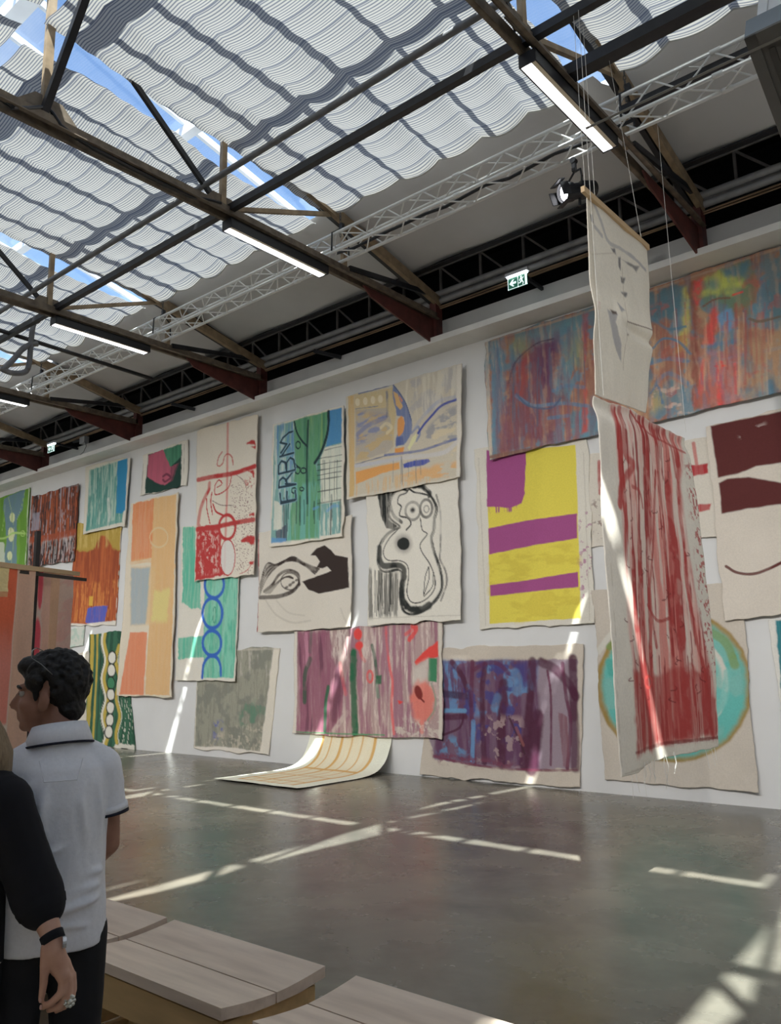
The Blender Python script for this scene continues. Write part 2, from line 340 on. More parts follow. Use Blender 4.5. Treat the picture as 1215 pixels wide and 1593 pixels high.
# ------------------------------------------------------------------ roof trusses
def make_truss(x, label):
    e = empty('roof_truss', (x, 9.7, 6.5)); tag(e, label, 'truss', 'steel roof trusses')
    inv = Matrix.Translation((-x, -9.7, -6.5))
    def P(mb, nm, m): ob = mb.build(nm, m, e); ob.matrix_parent_inverse = inv; return ob
    ye = 2*RIDGE-9.68
    mb = MB()
    for dx in (-0.055, 0.055):
        mb.mm((x+dx-0.005, ye, 6.885), (x+dx+0.005, 9.68, 7.0)); mb.mm((x+dx-(0.05 if dx < 0 else 0), ye, 6.885), (x+dx+(0.05 if dx > 0 else 0), 9.68, 6.897))
    P(mb, 'bottom_chord', M_steel)
    for sd in (1, -1):
        def Y(y): return y if sd > 0 else 2*RIDGE-y
        P(MB().beam((x+0.05, Y(RIDGE), rafz(RIDGE)-0.03), (x+0.05, Y(9.75), rafz(9.75)-0.03), 0.07, 0.15), 'rafter', M_tan)
        P(MB().beam((x-0.05, Y(RIDGE), rafz(RIDGE)-0.01), (x-0.05, Y(9.75), rafz(9.75)-0.01), 0.06, 0.12), 'rafter', M_black)
        P(MB().beam((x, Y(5.55), 6.99), (x, Y(5.55), rafz(5.55)), 0.055, 0.07), 'post', M_tan)
        P(MB().beam((x, Y(7.63), 6.95), (x, Y(7.63), rafz(7.63)), 0.06, 0.07), 'post', M_tan)
        P(MB().beam((x-0.02, Y(5.5), 7.0), (x-0.02, Y(3.62), rafz(3.62)-.05), 0.045, 0.06), 'diagonal', M_black)
        P(MB().beam((x+0.02, Y(5.62), 6.98), (x+0.02, Y(7.42), rafz(7.42)-.04), 0.05, 0.055), 'diagonal', M_tan)
        P(MB().beam((x+0.06, Y(7.68), 6.99), (x+0.06, Y(9.4), rafz(9.4)-.06), 0.04, 0.075), 'diagonal', M_black)
        g = [(x-0.008, Y(5.25), 6.95), (x-0.008, Y(5.85), 6.95), (x-0.008, Y(5.68), 7.13), (x-0.008, Y(5.4), 7.13)]
        P(MB().prism(g, (0.016, 0, 0)), 'gusset_plate', M_steel)
        hp = [(x-0.012, Y(8.02), 6.885), (x-0.012, Y(9.64), 6.885), (x-0.012, Y(9.64), 6.5), (x-0.012, Y(9.55), 6.5), (x-0.012, Y(8.18), 6.76)]
        h = P(MB().prism(hp, (0.024, 0, 0)), 'haunch', M_oxide)
        f = MB().mm((x-0.10, min(Y(8.0), Y(9.66)), 6.885), (x+0.10, max(Y(8.0), Y(9.66)), 6.905)).build('flange', M_tan, h); f.matrix_parent_inverse = inv
        P(MB().mm((x-0.06, min(Y(9.64), Y(9.80)), 6.56), (x+0.06, max(Y(9.64), Y(9.80)), rafz(9.7)+.05)), 'column_head', M_oxide)
    P(MB().beam((x, RIDGE-0.03, 6.99), (x, RIDGE-0.03, rafz(RIDGE)), 0.06, 0.08), 'king_post', M_tan)
    g = [(x-0.008, RIDGE-.4, 6.95), (x-0.008, RIDGE+.4, 6.95), (x-0.008, RIDGE+.14, 7.2), (x-0.008, RIDGE-.14, 7.2)]
    P(MB().prism(g, (0.016, 0, 0)), 'gusset_plate', M_steel)
    P(MB().beam((x+.03, RIDGE-0.05, 7.02), (x+0.95, RIDGE-0.05, 8.2), 0.07, 0.07), 'wind_brace', M_black)
    return e
tl = ['', 'steel roof truss just beyond the right edge, past the grey heater box', 'steel roof truss at upper right, its haunch above the hanging beige canvas', 'steel roof truss crossing from upper left to the wall at picture centre',
      'third steel roof truss from the right, carrying the left-hand full lamp', 'steel roof truss meeting the wall above the pink and dark green canvas', 'steel roof truss meeting the wall at the left edge of the picture', '', '']
for k, x in enumerate(TX):
    make_truss(x, tl[k] or 'steel roof truss in an end bay of the hall')

# cables clipped along the mid truss
cb = MB(); pts = []
for q in [(0, 150), (22, 167), (45, 168), (72, 166), (82, 175), (95, 195), (110, 207), (150, 232), (200, 258), (260, 288), (300, 306), (330, 312), (344, 316)]:
    p = at(q[0], q[1], 0, -7.12); pts.append(tuple(p))
pts = [(-7.12, 2.0, 7.06)]+pts
cb.path(pts, 0.017, 6); cb.path([(p[0]-0.05, p[1], p[2]+0.015) for p in pts], 0.014, 6)
tag(cb.build('power_cable', mat('black_rubber', (22, 24, 30), 0.5, 0.2)), 'black cables clipped along the steel truss at upper left', 'cable')

# ------------------------------------------------------------------ longitudinal tie beams and pipes
b1 = MB().beam((X0, 5.65, 7.0), (X1, 5.65, 7.0), 0.075, 0.085).build('tie_beam', M_black)
tag(b1, 'long dark square tie beam crossing under the shades through the truss nodes', 'beam')
b2 = MB().tube((X0, 5.30, 7.16), (X1, 5.30, 7.16), 0.036, 12).build('tie_pipe', M_grey, smooth=True)
tag(b2, 'long grey round pipe crossing under the shades above the dark tie beam', 'pipe')
b3 = MB().mm((-3.06, 6.22, 6.95), (X1, 6.36, 7.06)).build('cross_beam', M_black)
tag(b3, 'dark steel cross beam running right from the right lamp', 'beam')
b4 = MB()
p, q = at(0, 514, 2, 7.0), at(236, 589, 2, 7.0)
d_ = (q-p)/np.linalg.norm(q-p); b4.tube(p-d_*1.5, q, 0.035, 10)
tag(b4.build('support_pole', M_black, smooth=True), 'dark pole slanting across the white truss at left', 'pole')
hs = MB(); hp_ = [(0, 638), (18, 645), (38, 644), (45, 632), (48, 600), (52, 570), (60, 563)]
def smooth_pts(pts, n=8):
    P_ = [np.array(p, float) for p in pts]; out = []
    P_ = [2*P_[0]-P_[1]]+P_+[2*P_[-1]-P_[-2]]
    for i in range(1, len(P_)-2):
        for k in range(n):
            t = k/n; a, b, c, d = P_[i-1:i+3]
            out.append(0.5*((2*b)+(-a+c)*t+(2*a-5*b+4*c-d)*t*t+(-a+3*b-3*c+d)*t**3))
    out.append(P_[-2]); return out
hs.path([tuple(at(x, y-65, 0, -12.4)) for x, y in smooth_pts(hp_)], 0.045, 8)
hs.path([tuple(at(x, y, 0, -12.4)) for x, y in smooth_pts([(5, 575), (20, 560), (35, 543), (48, 536), (58, 535)])], 0.045, 8)
tag(hs.build('coiled_hose', M_grey, smooth=True), 'looped grey hose hanging at the left edge under the roof', 'hose')

# ------------------------------------------------------------------ white lattice lighting truss
def lattice_truss():
    e = empty('lighting_truss', (-10, 7.395, 7.03)); tag(e, 'long pale aluminium lattice lighting truss hung parallel to the wall', 'truss')
    inv = Matrix.Translation((10, -7.395, -7.03)); y0, y1, z0, z1 = 7.26, 7.53, 7.035, 7.285
    def P(mb, nm): ob = mb.build(nm, M_alu, e, smooth=True); ob.matrix_parent_inverse = inv
    for (y, z) in ((y0, z0), (y1, z0), (y0, z1), (y1, z1)): P(MB().tube((X0+1, y, z), (X1-1, y, z), 0.022, 8), 'chord')
    step = 0.29; n = int((X1-X0-2)/step)
    faces = {'front': ((y0, z0), (y0, z1)), 'bottom': ((y0, z0), (y1, z0)), 'rear': ((y1, z0), (y1, z1)), 'top': ((y0, z1), (y1, z1))}
    for nm, (a, b) in faces.items():
        mb = MB()
        for i in range(n):
            x = X0+1+i*step
            p, q = (a, b) if i % 2 == 0 else (b, a)
            if nm in ('front', 'bottom') and -17.0 < x < -0.6: P(MB().tube((x, *p), (x+step, *q), 0.0095, 5), 'brace_rod')
            else: mb.tube((x, *p), (x+step, *q), 0.0095, 5, cap=False)
        P(mb, 'far_bracing'); bpy.context.scene.collection.objects[-1]['kind'] = 'stuff'
    # section joints
    for i in range(1, 12):
        x = X0+1+i*3.0
        for (y, z) in ((y0, z0), (y1, z0), (y0, z1), (y1, z1)): P(MB().tube((x-0.05, y, z), (x+0.05, y, z), 0.028, 8), 'coupling')
    return e
lattice_truss()
# black track and cable run on the truss at right
tk = MB().mm((-3.0, 7.31, 7.13), (X1-1, 7.37, 7.22)).build('lighting_track', M_black)
tag(tk, 'black lighting track lying inside the lattice truss at upper right', 'track')
kb = MB(); kb.path([(-2.9-0.3*i, 7.42+0.02*math.sin(i*1.7), 7.085+0.015*math.sin(i*2.3)) for i in range(0, 15)], 0.02, 6)
tag(kb.build('truss_cable', MATS['black_rubber'], smooth=True), 'black cable bundle lying in the lattice truss between the two right lamps', 'cable')
# chains that carry the truss
M_chain = mat('chain_steel', (70, 70, 72), 0.4, 0.2, 20, 0, 0.6)
def chain(x, label):
    mb = MB(); z = 7.30; n = 0; zt = rafz(7.4)-0.12
    e = empty('hoist_chain', (x, 7.395, z))
    k = 0
    while z < zt:
        pts = []
        for t in range(9):
            a = 2*math.pi*t/8; u_, v_ = 0.014*math.cos(a), 0.032*math.sin(a)
            pts.append((u_ if k % 2 else 0, 0 if k % 2 else u_, z-7.30+0.03+v_))
        mb.path(pts, 0.0055, 4); z += 0.05; k += 1
    mb.build('links', M_chain, e)
    sp = MB(); sp.path([(0, -0.17, -0.26), (0, -0.16, 0.0), (0, 0, 0.13), (0, 0.16, 0.0), (0, 0.165, -0.26)], 0.012, 6); sp.build('sling', MATS['black_rubber'], e)
    bx_ = MB().box((0.03, 0.0, 0.14), (0.05, 0.05, 0.09)); bx_.build('clamp', M_black, e)
    tag(e, label, 'chain', 'chains holding the lighting truss')
chain(-2.95, 'hoist chain and sling holding the lattice truss beside the right lamp')
chain(-7.02, 'hoist chain and sling holding the lattice truss beside the middle lamp')
chain(-11.1, 'hoist chain and sling holding the lattice truss beside the left-hand full lamp')
chain(-15.2, 'hoist chain and sling holding the lattice truss at the left edge')

# ------------------------------------------------------------------ linear lamps under the trusses
M_led = mat('led_diffuser', (255, 255, 255), 0.4, 0.0, 1, emit=((0.93, 0.95, 1.0), 3.2))
M_lampbody = mat('black_lamp_body', (26, 26, 30), 0.45, 0.15, 10)
def linear_lamp(x, label):
    e = empty('linear_lamp', (x, 6.45, 6.87)); tag(e, label, 'lamp', 'linear lamps under the trusses')
    mb = MB(); L = 0.81
    mb.box((-0.079, 0, -0.06), (0.012, 2*L, 0.12)); mb.box((0.079, 0, -0.06), (0.012, 2*L, 0.12)); mb.box((0, 0, -0.006), (0.17, 2*L, 0.012))
    mb.box((0, L, -0.06), (0.17, 0.014, 0.12)); mb.box((0, -L, -0.06), (0.17, 0.014, 0.12))
    mb.build('housing', M_lampbody, e)
    MB().box((-0.022, 0, -0.113), (0.098, 2*L-0.03, 0.01)).build('diffuser', M_led, e)
    MB().box((0.051, 0, -0.111), (0.042, 2*L-0.03, 0.008)).build('reflector', mat('lamp_reflector', (235, 222, 200), 0.3, 0.02), e)
    for s in (-1, 1): MB().box((0, s*0.7, 0.008), (0.03, 0.03, 0.016)).build('bracket', M_grey, e)
    return e
for k, lb in ((1, 'linear lamp under the truss beyond the right edge'), (2, 'linear lamp under the right truss, above the hanging spotlight'), (3, 'linear lamp under the truss at picture centre'), (4, 'linear lamp under the third truss, left of the centre one'),
              (5, 'linear lamp at the left edge, only its end in view'), (6, 'linear lamp hidden behind the left trusses')):
    linear_lamp(TX[k]-0.02, lb)

# ------------------------------------------------------------------ eaves: lattice girder, pipes, cable bundle
def lattice_girder():
    e = empty('eaves_girder', (-10, 10.15, 7.5)); tag(e, 'dark lattice girder in the eaves behind the pipes', 'girder')
    inv = Matrix.Translation((10, -10.15, -7.5)); m = mat('eaves_steel', (150, 144, 140), 0.7, 0.25, 6)
    def P(mb, nm): ob = mb.build(nm, m, e); ob.matrix_parent_inverse = inv
    P(MB().beam((X0, 10.15, 8.05), (X1, 10.15, 8.05), 0.05, 0.06), 'top_chord'); P(MB().beam((X0, 10.15, 7.5), (X1, 10.15, 7.5), 0.05, 0.06), 'bottom_chord')
    n = int((X1-X0)/0.78)
    for i in range(n):
        x = X0+i*0.78
        if x < -24 or x > 1: continue
        P(MB().beam((x, 10.15, 7.5), (x, 10.15, 8.05), 0.035, 0.035), 'girder_post'); P(MB().beam((x, 10.15, 8.03), (x+0.5, 10.15, 7.52), 0.03, 0.03), 'girder_diagonal')
lattice_girder()
M_pipe = mat('eaves_pipe_paint', (165, 163, 163), 0.55, 0.18, 5)
for (z, y, r_, lb) in ((7.33, 9.72, 0.045, 'upper grey service pipe running along the eaves above the ledge'), (7.21, 9.74, 0.045, 'lower grey service pipe running along the eaves above the ledge')):
    tag(MB().tube((X0, y, z), (X1, y, z), r_, 12).build('service_pipe', M_pipe, smooth=True), lb, 'pipe', 'service pipes in the eaves')
mb = MB()
for i, (dy, dz) in enumerate(((0, 0), (0.03, 0.012), (0.055, -0.004), (0.02, -0.02))):
    mb.path([(X0+1.2*k, 9.73+dy+0.006*math.sin(k*2.1+i), 7.115+dz+0.007*math.sin(k*1.3+i*2)) for k in range(int((X1-X0)/1.2)+1)], 0.011, 5)
tag(mb.build('cable_bundle', mat('old_cable', (150, 124, 98), 0.7, 0.3, 3), smooth=True), 'brown cable bundle running under the service pipes in the eaves', 'cable')
# ------------------------------------------------------------------ theatre spotlights
M_can = mat('spot_black', (24, 24, 28), 0.45, 0.2, 12)
M_lens = mat('lit_lens', (255, 255, 255), 0.2, 0.0, 1, emit=((0.95, 0.95, 1.0), 6.0))
def spotlight(loc, aim, label, power, cone=70, first=[None]):
    """loc = clamp point on the truss chord; lamp hangs below it and points along aim"""
    d = Vector(aim).normalized(); e = empty('spotlight', loc); tag(e, label, 'spotlight', 'spotlights on the lighting trusses')
    c = Vector((0, 0, -0.36)); a = d.cross(Vector((0, 0, 1))).normalized(); u = a.cross(d).normalized()
    def ring(o_, r, n=20): return [c + d*o_ + a*(r*math.cos(2*math.pi*k/n)) + u*(r*math.sin(2*math.pi*k/n)) for k in range(n)]
    mb = MB(); mb.loft([ring(-0.25, .05), ring(-0.24, .085), ring(-0.08, .10), ring(-0.05, .085), ring(0.05, .09), ring(0.06, .105), ring(0.17, .112), ring(0.175, .10), ring(0.10, .098)], cap=True)
    mb.build('can', M_can, e, smooth=False)
    ln = MB(); ln.loft([ring(0.135, .092), ring(0.15, .06), ring(0.153, .002)]); ln.build('lens', M_lens, e, smooth=True)
    yk = MB(); p = [c + a*0.125, c + a*0.14 + Vector((0, 0, .10)), c + a*0.12 + Vector((0, 0, .19)), Vector((0, 0, -0.13)), c - a*0.12 + Vector((0, 0, .19)), c - a*0.14 + Vector((0, 0, .10)), c - a*0.125]
    yk.path(p, 0.013, 6); yk.build('yoke', M_can, e)
    cl = MB(); cl.box((0, 0, -0.06), (0.04, 0.05, 0.14)); cl.tube((0, -.03, 0), (0, .03, 0), 0.034, 10); cl.tube((-.06, 0, .03), (.03, 0, .05), 0.012, 6); cl.build('clamp', M_can, e)
    fr = MB()
    for s in (-1, 1):
        fr.box(c + d*0.20 + a*(0.118*s), (0.012, 0.10, 0.14), Matrix((a, d, u)).transposed())
        fr.box(c + d*0.19 + u*(0.118*s), (0.20, 0.07, 0.010), Matrix((a, d, u)).transposed())
    fr.build('shutter_frame', M_can, e)
    hd = MB(); hd.tube(c - u*0.09 - d*0.02, c - u*0.17 + d*0.01, 0.016, 8); hd.build('handle', M_can, e); kn = MB(); kn.tube(c - d*0.02 + a*.12, c - d*0.02 + a*.17, 0.022, 8); kn.build('tilt_knob', M_can, e)
    ld = bpy.data.lights.new('spot_beam', 'SPOT'); ld.energy = power; ld.spot_size = math.radians(cone); ld.spot_blend = 0.9; ld.shadow_soft_size = 0.12; ld.color = (1.0, 0.975, 0.945)
    lo = bpy.data.objects.new('spot_beam', ld); COL.objects.link(lo); lo.parent = e
    lo.location = c + d*0.30; lo.rotation_euler = d.to_track_quat('-Z', 'Y').to_euler()
    return e
sp = at(893, 258, 1, 7.53)
spotlight((float(sp[0]), 7.53, 7.0), (-0.50, -0.80, -0.30), 'black theatre spotlight hanging from the lattice truss, lens lit', 300, 60)
# added truss behind the camera; its invented spots brighten the canvas wall
REAR_Y = 2*RIDGE-7.395
def added_rear_truss():
    e = empty('lighting_truss', (-10, REAR_Y, 7.03)); tag(e, 'added pale aluminium lattice truss behind the camera, holding the unseen fill spots', 'truss')
    inv = Matrix.Translation(e.location).inverted(); w2, z0, z1 = 0.135, 7.035, 7.285
    def P(mb, nm): ob = mb.build(nm, M_alu, e, smooth=True); ob.matrix_parent_inverse = inv; return ob
    br = MB()
    for (y, z) in ((-w2, z0), (w2, z0), (-w2, z1), (w2, z1)): P(MB().tube((X0+1, REAR_Y+y, z), (X1-1, REAR_Y+y, z), 0.022, 8), 'chord')
    for i in range(int((X1-X0-2)/0.29)):
        x = X0+1+i*0.29; za, zb = (z0, z1) if i % 2 == 0 else (z1, z0)
        for y in (-w2, w2): br.tube((x, REAR_Y+y, za), (x+0.29, REAR_Y+y, zb), 0.0095, 5, cap=False)
    P(br, 'far_bracing')['kind'] = 'stuff'
added_rear_truss()
for i, x in enumerate((-21, -17.4, -13.8, -10.2, -6.6, -3.0, 0.6)):
    spotlight((x, REAR_Y+0.135, 7.0), (0.0, 9.9-REAR_Y, 1.2-6.6), 'added unseen fill spotlight %s on the rear truss' % ('first', 'second', 'third', 'fourth', 'fifth', 'sixth', 'seventh')[i], 720, 68)  # row of added fill lamps, out of view, lifting the wall's brightness

spotlight((4.2, REAR_Y+0.135, 7.0), (-6.8, 6.4-REAR_Y, 3.2-6.6), 'added unseen fill spotlight at the right end of the rear truss, aimed at the hanging canvases', 420, 38)  # one more added lamp, brightens the hanging pair
# ------------------------------------------------------------------ paint engine: canvases are dense cloth grids whose colour is brushed on in metres
_tab = np.random.RandomState(7).rand(512, 512)
def vnoise(x, y, seed=0):
    x = x + seed*17.13; y = y + seed*9.71
    xi = np.floor(x).astype(int); yi = np.floor(y).astype(int); fx = x-xi; fy = y-yi
    fx = fx*fx*(3-2*fx); fy = fy*fy*(3-2*fy); a = _tab[yi % 512, xi % 512]; b = _tab[yi % 512, (xi+1) % 512]
    c = _tab[(yi+1) % 512, xi % 512]; d = _tab[(yi+1) % 512, (xi+1) % 512]
    return (a*(1-fx)+b*fx)*(1-fy)+(c*(1-fx)+d*fx)*fy
def fbm(x, y, seed=0, o=4):
    t = 0; a = 0.5; n = 0
    for k in range(o):
        t = t + a*vnoise(x*2**k, y*2**k, seed+k*3); n += a; a *= 0.5
    return t/n
def sstep(e0, e1, v):
    t = np.clip((v-e0)/(e1-e0+1e-9), 0, 1); return t*t*(3-2*t)
VIEWS = {'Z5': (0, 660, 2.893), 'Z6': (380, 540, 3.197), 'P1': (720, 380, 2.4545), 'P2': (720, 680, 2.4545), 'P3': (290, 960, 2.8256),
         'V8': (300, 640, 5.9), 'V11': (410, 620, 6.636), 'V13': (530, 560, 6.075), 'V14': (560, 740, 6.635), 'V15': (450, 960, 4.86), 'V17': (650, 990, 4.5), 'V19': (745, 380, 2.585), 'VH': (900, 280, 4.19), 'PX': (0, 0, 1.0)}
KILL = 0.66
def canvas_material():
    m = bpy.data.materials.new('painted_canvas'); m.use_nodes = True; nt = m.node_tree; b = nt.nodes['Principled BSDF']
    at_ = nt.nodes.new('ShaderNodeAttribute'); at_.attribute_name = 'paint'
    tc = nt.nodes.new('ShaderNodeTexCoord'); no = nt.nodes.new('ShaderNodeTexNoise'); no.inputs['Scale'].default_value = 55; no.inputs['Detail'].default_value = 4
    cr = nt.nodes.new('ShaderNodeValToRGB'); cr.color_ramp.elements[0].color = (0.95, 0.95, 0.95, 1); cr.color_ramp.elements[1].color = (1.04, 1.04, 1.04, 1); cr.color_ramp.elements[0].position = 0.3; cr.color_ramp.elements[1].position = 0.7
    mx = nt.nodes.new('ShaderNodeMix'); mx.data_type = 'RGBA'; mx.blend_type = 'MULTIPLY'; mx.inputs[0].default_value = 1
    nt.links.new(tc.outputs['Object'], no.inputs['Vector']); nt.links.new(no.outputs['Fac'], cr.inputs['Fac'])
    nt.links.new(at_.outputs['Color'], mx.inputs[6]); nt.links.new(cr.outputs['Color'], mx.inputs[7]); nt.links.new(mx.outputs[2], b.inputs['Base Color'])
    bp = nt.nodes.new('ShaderNodeBump'); bp.inputs['Strength'].default_value = 0.05; bp.inputs['Distance'].default_value = 0.004
    nt.links.new(no.outputs['Fac'], bp.inputs['Height']); nt.links.new(bp.outputs[0], b.inputs['Normal'])
    b.inputs['Roughness'].default_value = 0.82; b.inputs['Specular IOR Level'].default_value = 0.2; return m
M_canvas = canvas_material()

class Cloth:
    """a hung canvas: grid between four photographed corners on a real plane (axis ax at value val)"""
    def __init__(s, view, corners, ax=1, val=None, off=0.03, seed=0, step=1.2, edge=0.022):
        s.ax, s.val, s.seed = ax, (WY-off if val is None else val), seed; s.view = view
        q = s.W(corners, view); s.q = q
        pw = max(np.linalg.norm(s._px(corners, view)[1]-s._px(corners, view)[0]), np.linalg.norm(s._px(corners, view)[2]-s._px(corners, view)[3]))
        ph = max(np.linalg.norm(s._px(corners, view)[3]-s._px(corners, view)[0]), np.linalg.norm(s._px(corners, view)[2]-s._px(corners, view)[1]))
        s.nu, s.nv = int(max(16, min(pw, 420)/step)), int(max(16, min(ph, 420)/step))
        u, v = np.meshgrid(np.linspace(0, 1, s.nu+1), np.linspace(0, 1, s.nv+1)); s.U, s.V = u, v
        X = (q[0, 0]*(1-u)+q[1, 0]*u)*(1-v)+(q[3, 0]*(1-u)+q[2, 0]*u)*v
        Z = (q[0, 1]*(1-u)+q[1, 1]*u)*(1-v)+(q[3, 1]*(1-u)+q[2, 1]*u)*v
        rx = edge*2*(fbm(Z*3, X*0+seed, seed+1)-0.5); rz = edge*2*(fbm(X*3, Z*0+seed, seed+2)-0.5)
        wu = np.exp(-np.minimum(u, 1-u)*12); wv = np.exp(-np.minimum(v, 1-v)*12)
        s.X = X + rx*wu*2.0; s.Z = Z + rz*wv*2.0
        s.w = np.linalg.norm(q[1]-q[0]); s.h = np.linalg.norm(q[3]-q[0]); s.s = s.h/ph/VIEWS[view][2]
        s.wk = {9: 1.3, 10: 1.35, 11: 1.4, 13: 1.45}.get(seed, 1.12); s.c = np.zeros(X.shape+(3,)); s.fill((205, 198, 184))
    def _px(s, pts, view):
        o = VIEWS[view]; p = np.array(pts, float); return np.stack([o[0]+p[:, 0]/o[2], o[1]+p[:, 1]/o[2]], 1)
    def W(s, pts, view=None):
        out = []
        for x, y in s._px(pts, view or s.view):
            p = at(x, y, s.ax, s.val); out.append((p[0] if s.ax == 1 else p[1], p[2]))
        return np.array(out)
    def col(s, c):
        l = s2l(c)/KILL; g = l.mean(); l = l*0.9+g*0.1; return l*min(1.0, 0.86/l.max())
    def put(s, m, c):
        m = np.clip(m, 0, 1)[..., None]; s.c = s.c*(1-m)+s.col(c)*m
    def fill(s, c, var=0.06):
        s.c[:] = s.col(c); n = fbm(s.X*1.7, s.Z*1.7, s.seed+5); s.c *= (1+var*2*(n-0.5))[..., None]
    def sd(s, pts, view, closed):
        p = s.W(pts, view); d = np.full(s.X.shape, 1e9); ins = np.zeros(s.X.shape, bool); n = len(p)
        for i in range(n if closed else n-1):
            a, b = p[i], p[(i+1) % n]; ex, ez = b-a; L = ex*ex+ez*ez+1e-12
            wx, wz = s.X-a[0], s.Z-a[1]; t = np.clip((wx*ex+wz*ez)/L, 0, 1)
            d = np.minimum(d, np.hypot(wx-t*ex, wz-t*ez))
            if closed:
                c = ((a[1] > s.Z) != (b[1] > s.Z)); ins ^= c & (s.X < ex*(s.Z-a[1])/(ez if abs(ez) > 1e-9 else 1e-9)+a[0])
        return np.where(ins, -d, d) if closed else d
    def sn(s, fx, fz, seed):
        # organic brush streaks: each bristle column starts at its own height and wanders sideways
        if fx < 1.5*fz: return fbm(s.X*fx + 0.6*fbm(s.X*2, s.Z*2, seed+2), s.Z*fz, seed)
        X = s.X + 0.035*(fbm(s.X*2.2, s.Z*1.6, seed+1)-0.5)*2; return fbm(X*fx, s.Z*fz + 1.4*fbm(X*fx*0.7, s.Z*0, seed+6, 2), seed)*0.8 + 0.2*fbm(s.X*fx*2.5, s.Z*fz*4, seed+9)
    def tex(s, kind, seed):
        if kind == 'v': return s.sn(26, 1.6, s.seed+seed)
        if kind == 'h': return fbm(s.X*2.0, s.Z*26, s.seed+seed)
        return fbm(s.X*5, s.Z*5, s.seed+seed)
    def poly(s, pts, c, a=1.0, soft=0.012, rag=0.015, freq=9, dry=0.0, tex='v', view=None, sm=False, seed=11):
        if sm: pts = [tuple(p) for p in smooth_pts(list(pts)+[pts[0]], 6)]
        d = s.sd(pts, view, True) + rag*2*(fbm(s.X*freq, s.Z*freq, s.seed+seed)-0.5)
        m = sstep(soft, -soft, d)*a
        if dry: m = m*(1-dry*sstep(0.42, 0.62, s.tex(tex, seed+4)))
        s.put(m, c)
    def line(s, pts, w, c, a=1.0, dry=0.0, rag=0.15, soft=0.35, sm=True, view=None, tex='b', seed=3):
        if sm and len(pts) > 2: pts = [tuple(p) for p in smooth_pts(pts, 6)]
        hw = max(w*s.s/2*s.wk, 0.62*s.h/s.nv); d = s.sd(pts, view, False) + hw*rag*2*(fbm(s.X*14, s.Z*14, s.seed+seed)-0.5)
        m = sstep(hw*(1+soft), hw*(1-soft), d)*a
        if dry: m = m*(1-dry*sstep(0.4, 0.6, s.tex(tex, seed+9)))
        s.put(m, c)
    def ell(s, x, y, rx, ry, c, w=None, rot=0.0, **k):
        P_ = []
        for i in range(25 if w else 24):
            t = 2*math.pi*i/24; px, py = rx*math.cos(t), ry*math.sin(t)
            P_.append((x+px*math.cos(rot)-py*math.sin(rot), y+px*math.sin(rot)+py*math.cos(rot)))
        if w: s.line(P_, w, c, sm=False, **k)
        else: s.poly(P_, c, **k)
    def streak(s, c, lo=0.5, hi=0.65, a=0.8, fx=22, fz=1.2, reg=None, view=None, soft=0.05, seed=21, breakup=0.0):
        n = s.sn(fx, fz, s.seed+seed); m = sstep(lo, hi, n)*a
        if breakup: m = m*(1-breakup*sstep(0.45, 0.6, fbm(s.X*8, s.Z*8, s.seed+seed+3)))
        if reg is not None: m = m*sstep(soft, -soft, s.sd(reg, view, True) + 0.06*(fbm(s.X*7, s.Z*3, s.seed+seed+1)-0.5))
        s.put(m, c)
    def blot(s, c, lo, hi, a=0.8, f=4, reg=None, view=None, soft=0.06, seed=31, fz=None):
        s.streak(c, lo, hi, a, f, fz or f, reg, view, soft, seed)
    def drips(s, c, n, x0, x1, y0, y1, w, a=0.8, seed=1, view=None, jit=3, minl=0.4):
        r = random.Random(seed)
        for _ in range(n):
            x = r.uniform(x0, x1); ya = y0+(y1-y0)*r.uniform(0, .25); yb = ya+(y1-ya)*r.uniform(minl, 1)
            s.line([(x, ya), (x+r.uniform(-jit, jit), (ya+yb)/2), (x+r.uniform(-jit, jit), yb)], w*r.uniform(.5, 1.4), c, a*r.uniform(.5, 1), view=view, seed=r.randint(1, 50))
    def build(s, name, label, group='unstretched canvases hung on the wall', wave=0.03, parent=None, bulge=0.02, sag=None, depth=None):
        n = fbm(s.X*1.6, s.Z*0.9, s.seed+41)-0.5; n2 = fbm(s.X*6, s.Z*2.5, s.seed+43)-0.5
        eu, ev = np.exp(-np.minimum(s.U, 1-s.U)*10), np.exp(-np.abs(1-s.V)*9)
        D = -(wave*1.6*n + wave*0.5*n2 + bulge*(ev*0.6+eu*0.35)*(0.5+fbm(s.X*2.3, s.Z*2.3, s.seed+47)))
        if depth is not None: D = D + depth(s)
        if s.ax == 1: D = np.minimum(D + s.val, WY-0.004)
        else: D = D + s.val
        pad = lambda A: np.pad(A, 1, mode='edge')
        X, Z, Dp = pad(s.X), pad(s.Z), pad(D)
        back = np.zeros(X.shape); back[0, :] = back[-1, :] = back[:, 0] = back[:, -1] = 0.014
        if s.ax == 1: co = np.stack([X, np.minimum(Dp+back, WY-0.002), Z], -1)
        else: co = np.stack([Dp-back*0.4, X, Z], -1)
        if sag is not None: co = sag(co)
        C_ = np.stack([pad(s.c[..., k]) for k in range(3)], -1)
        return grid_object(name, co, C_, M_canvas, label, 'canvas', group, parent)
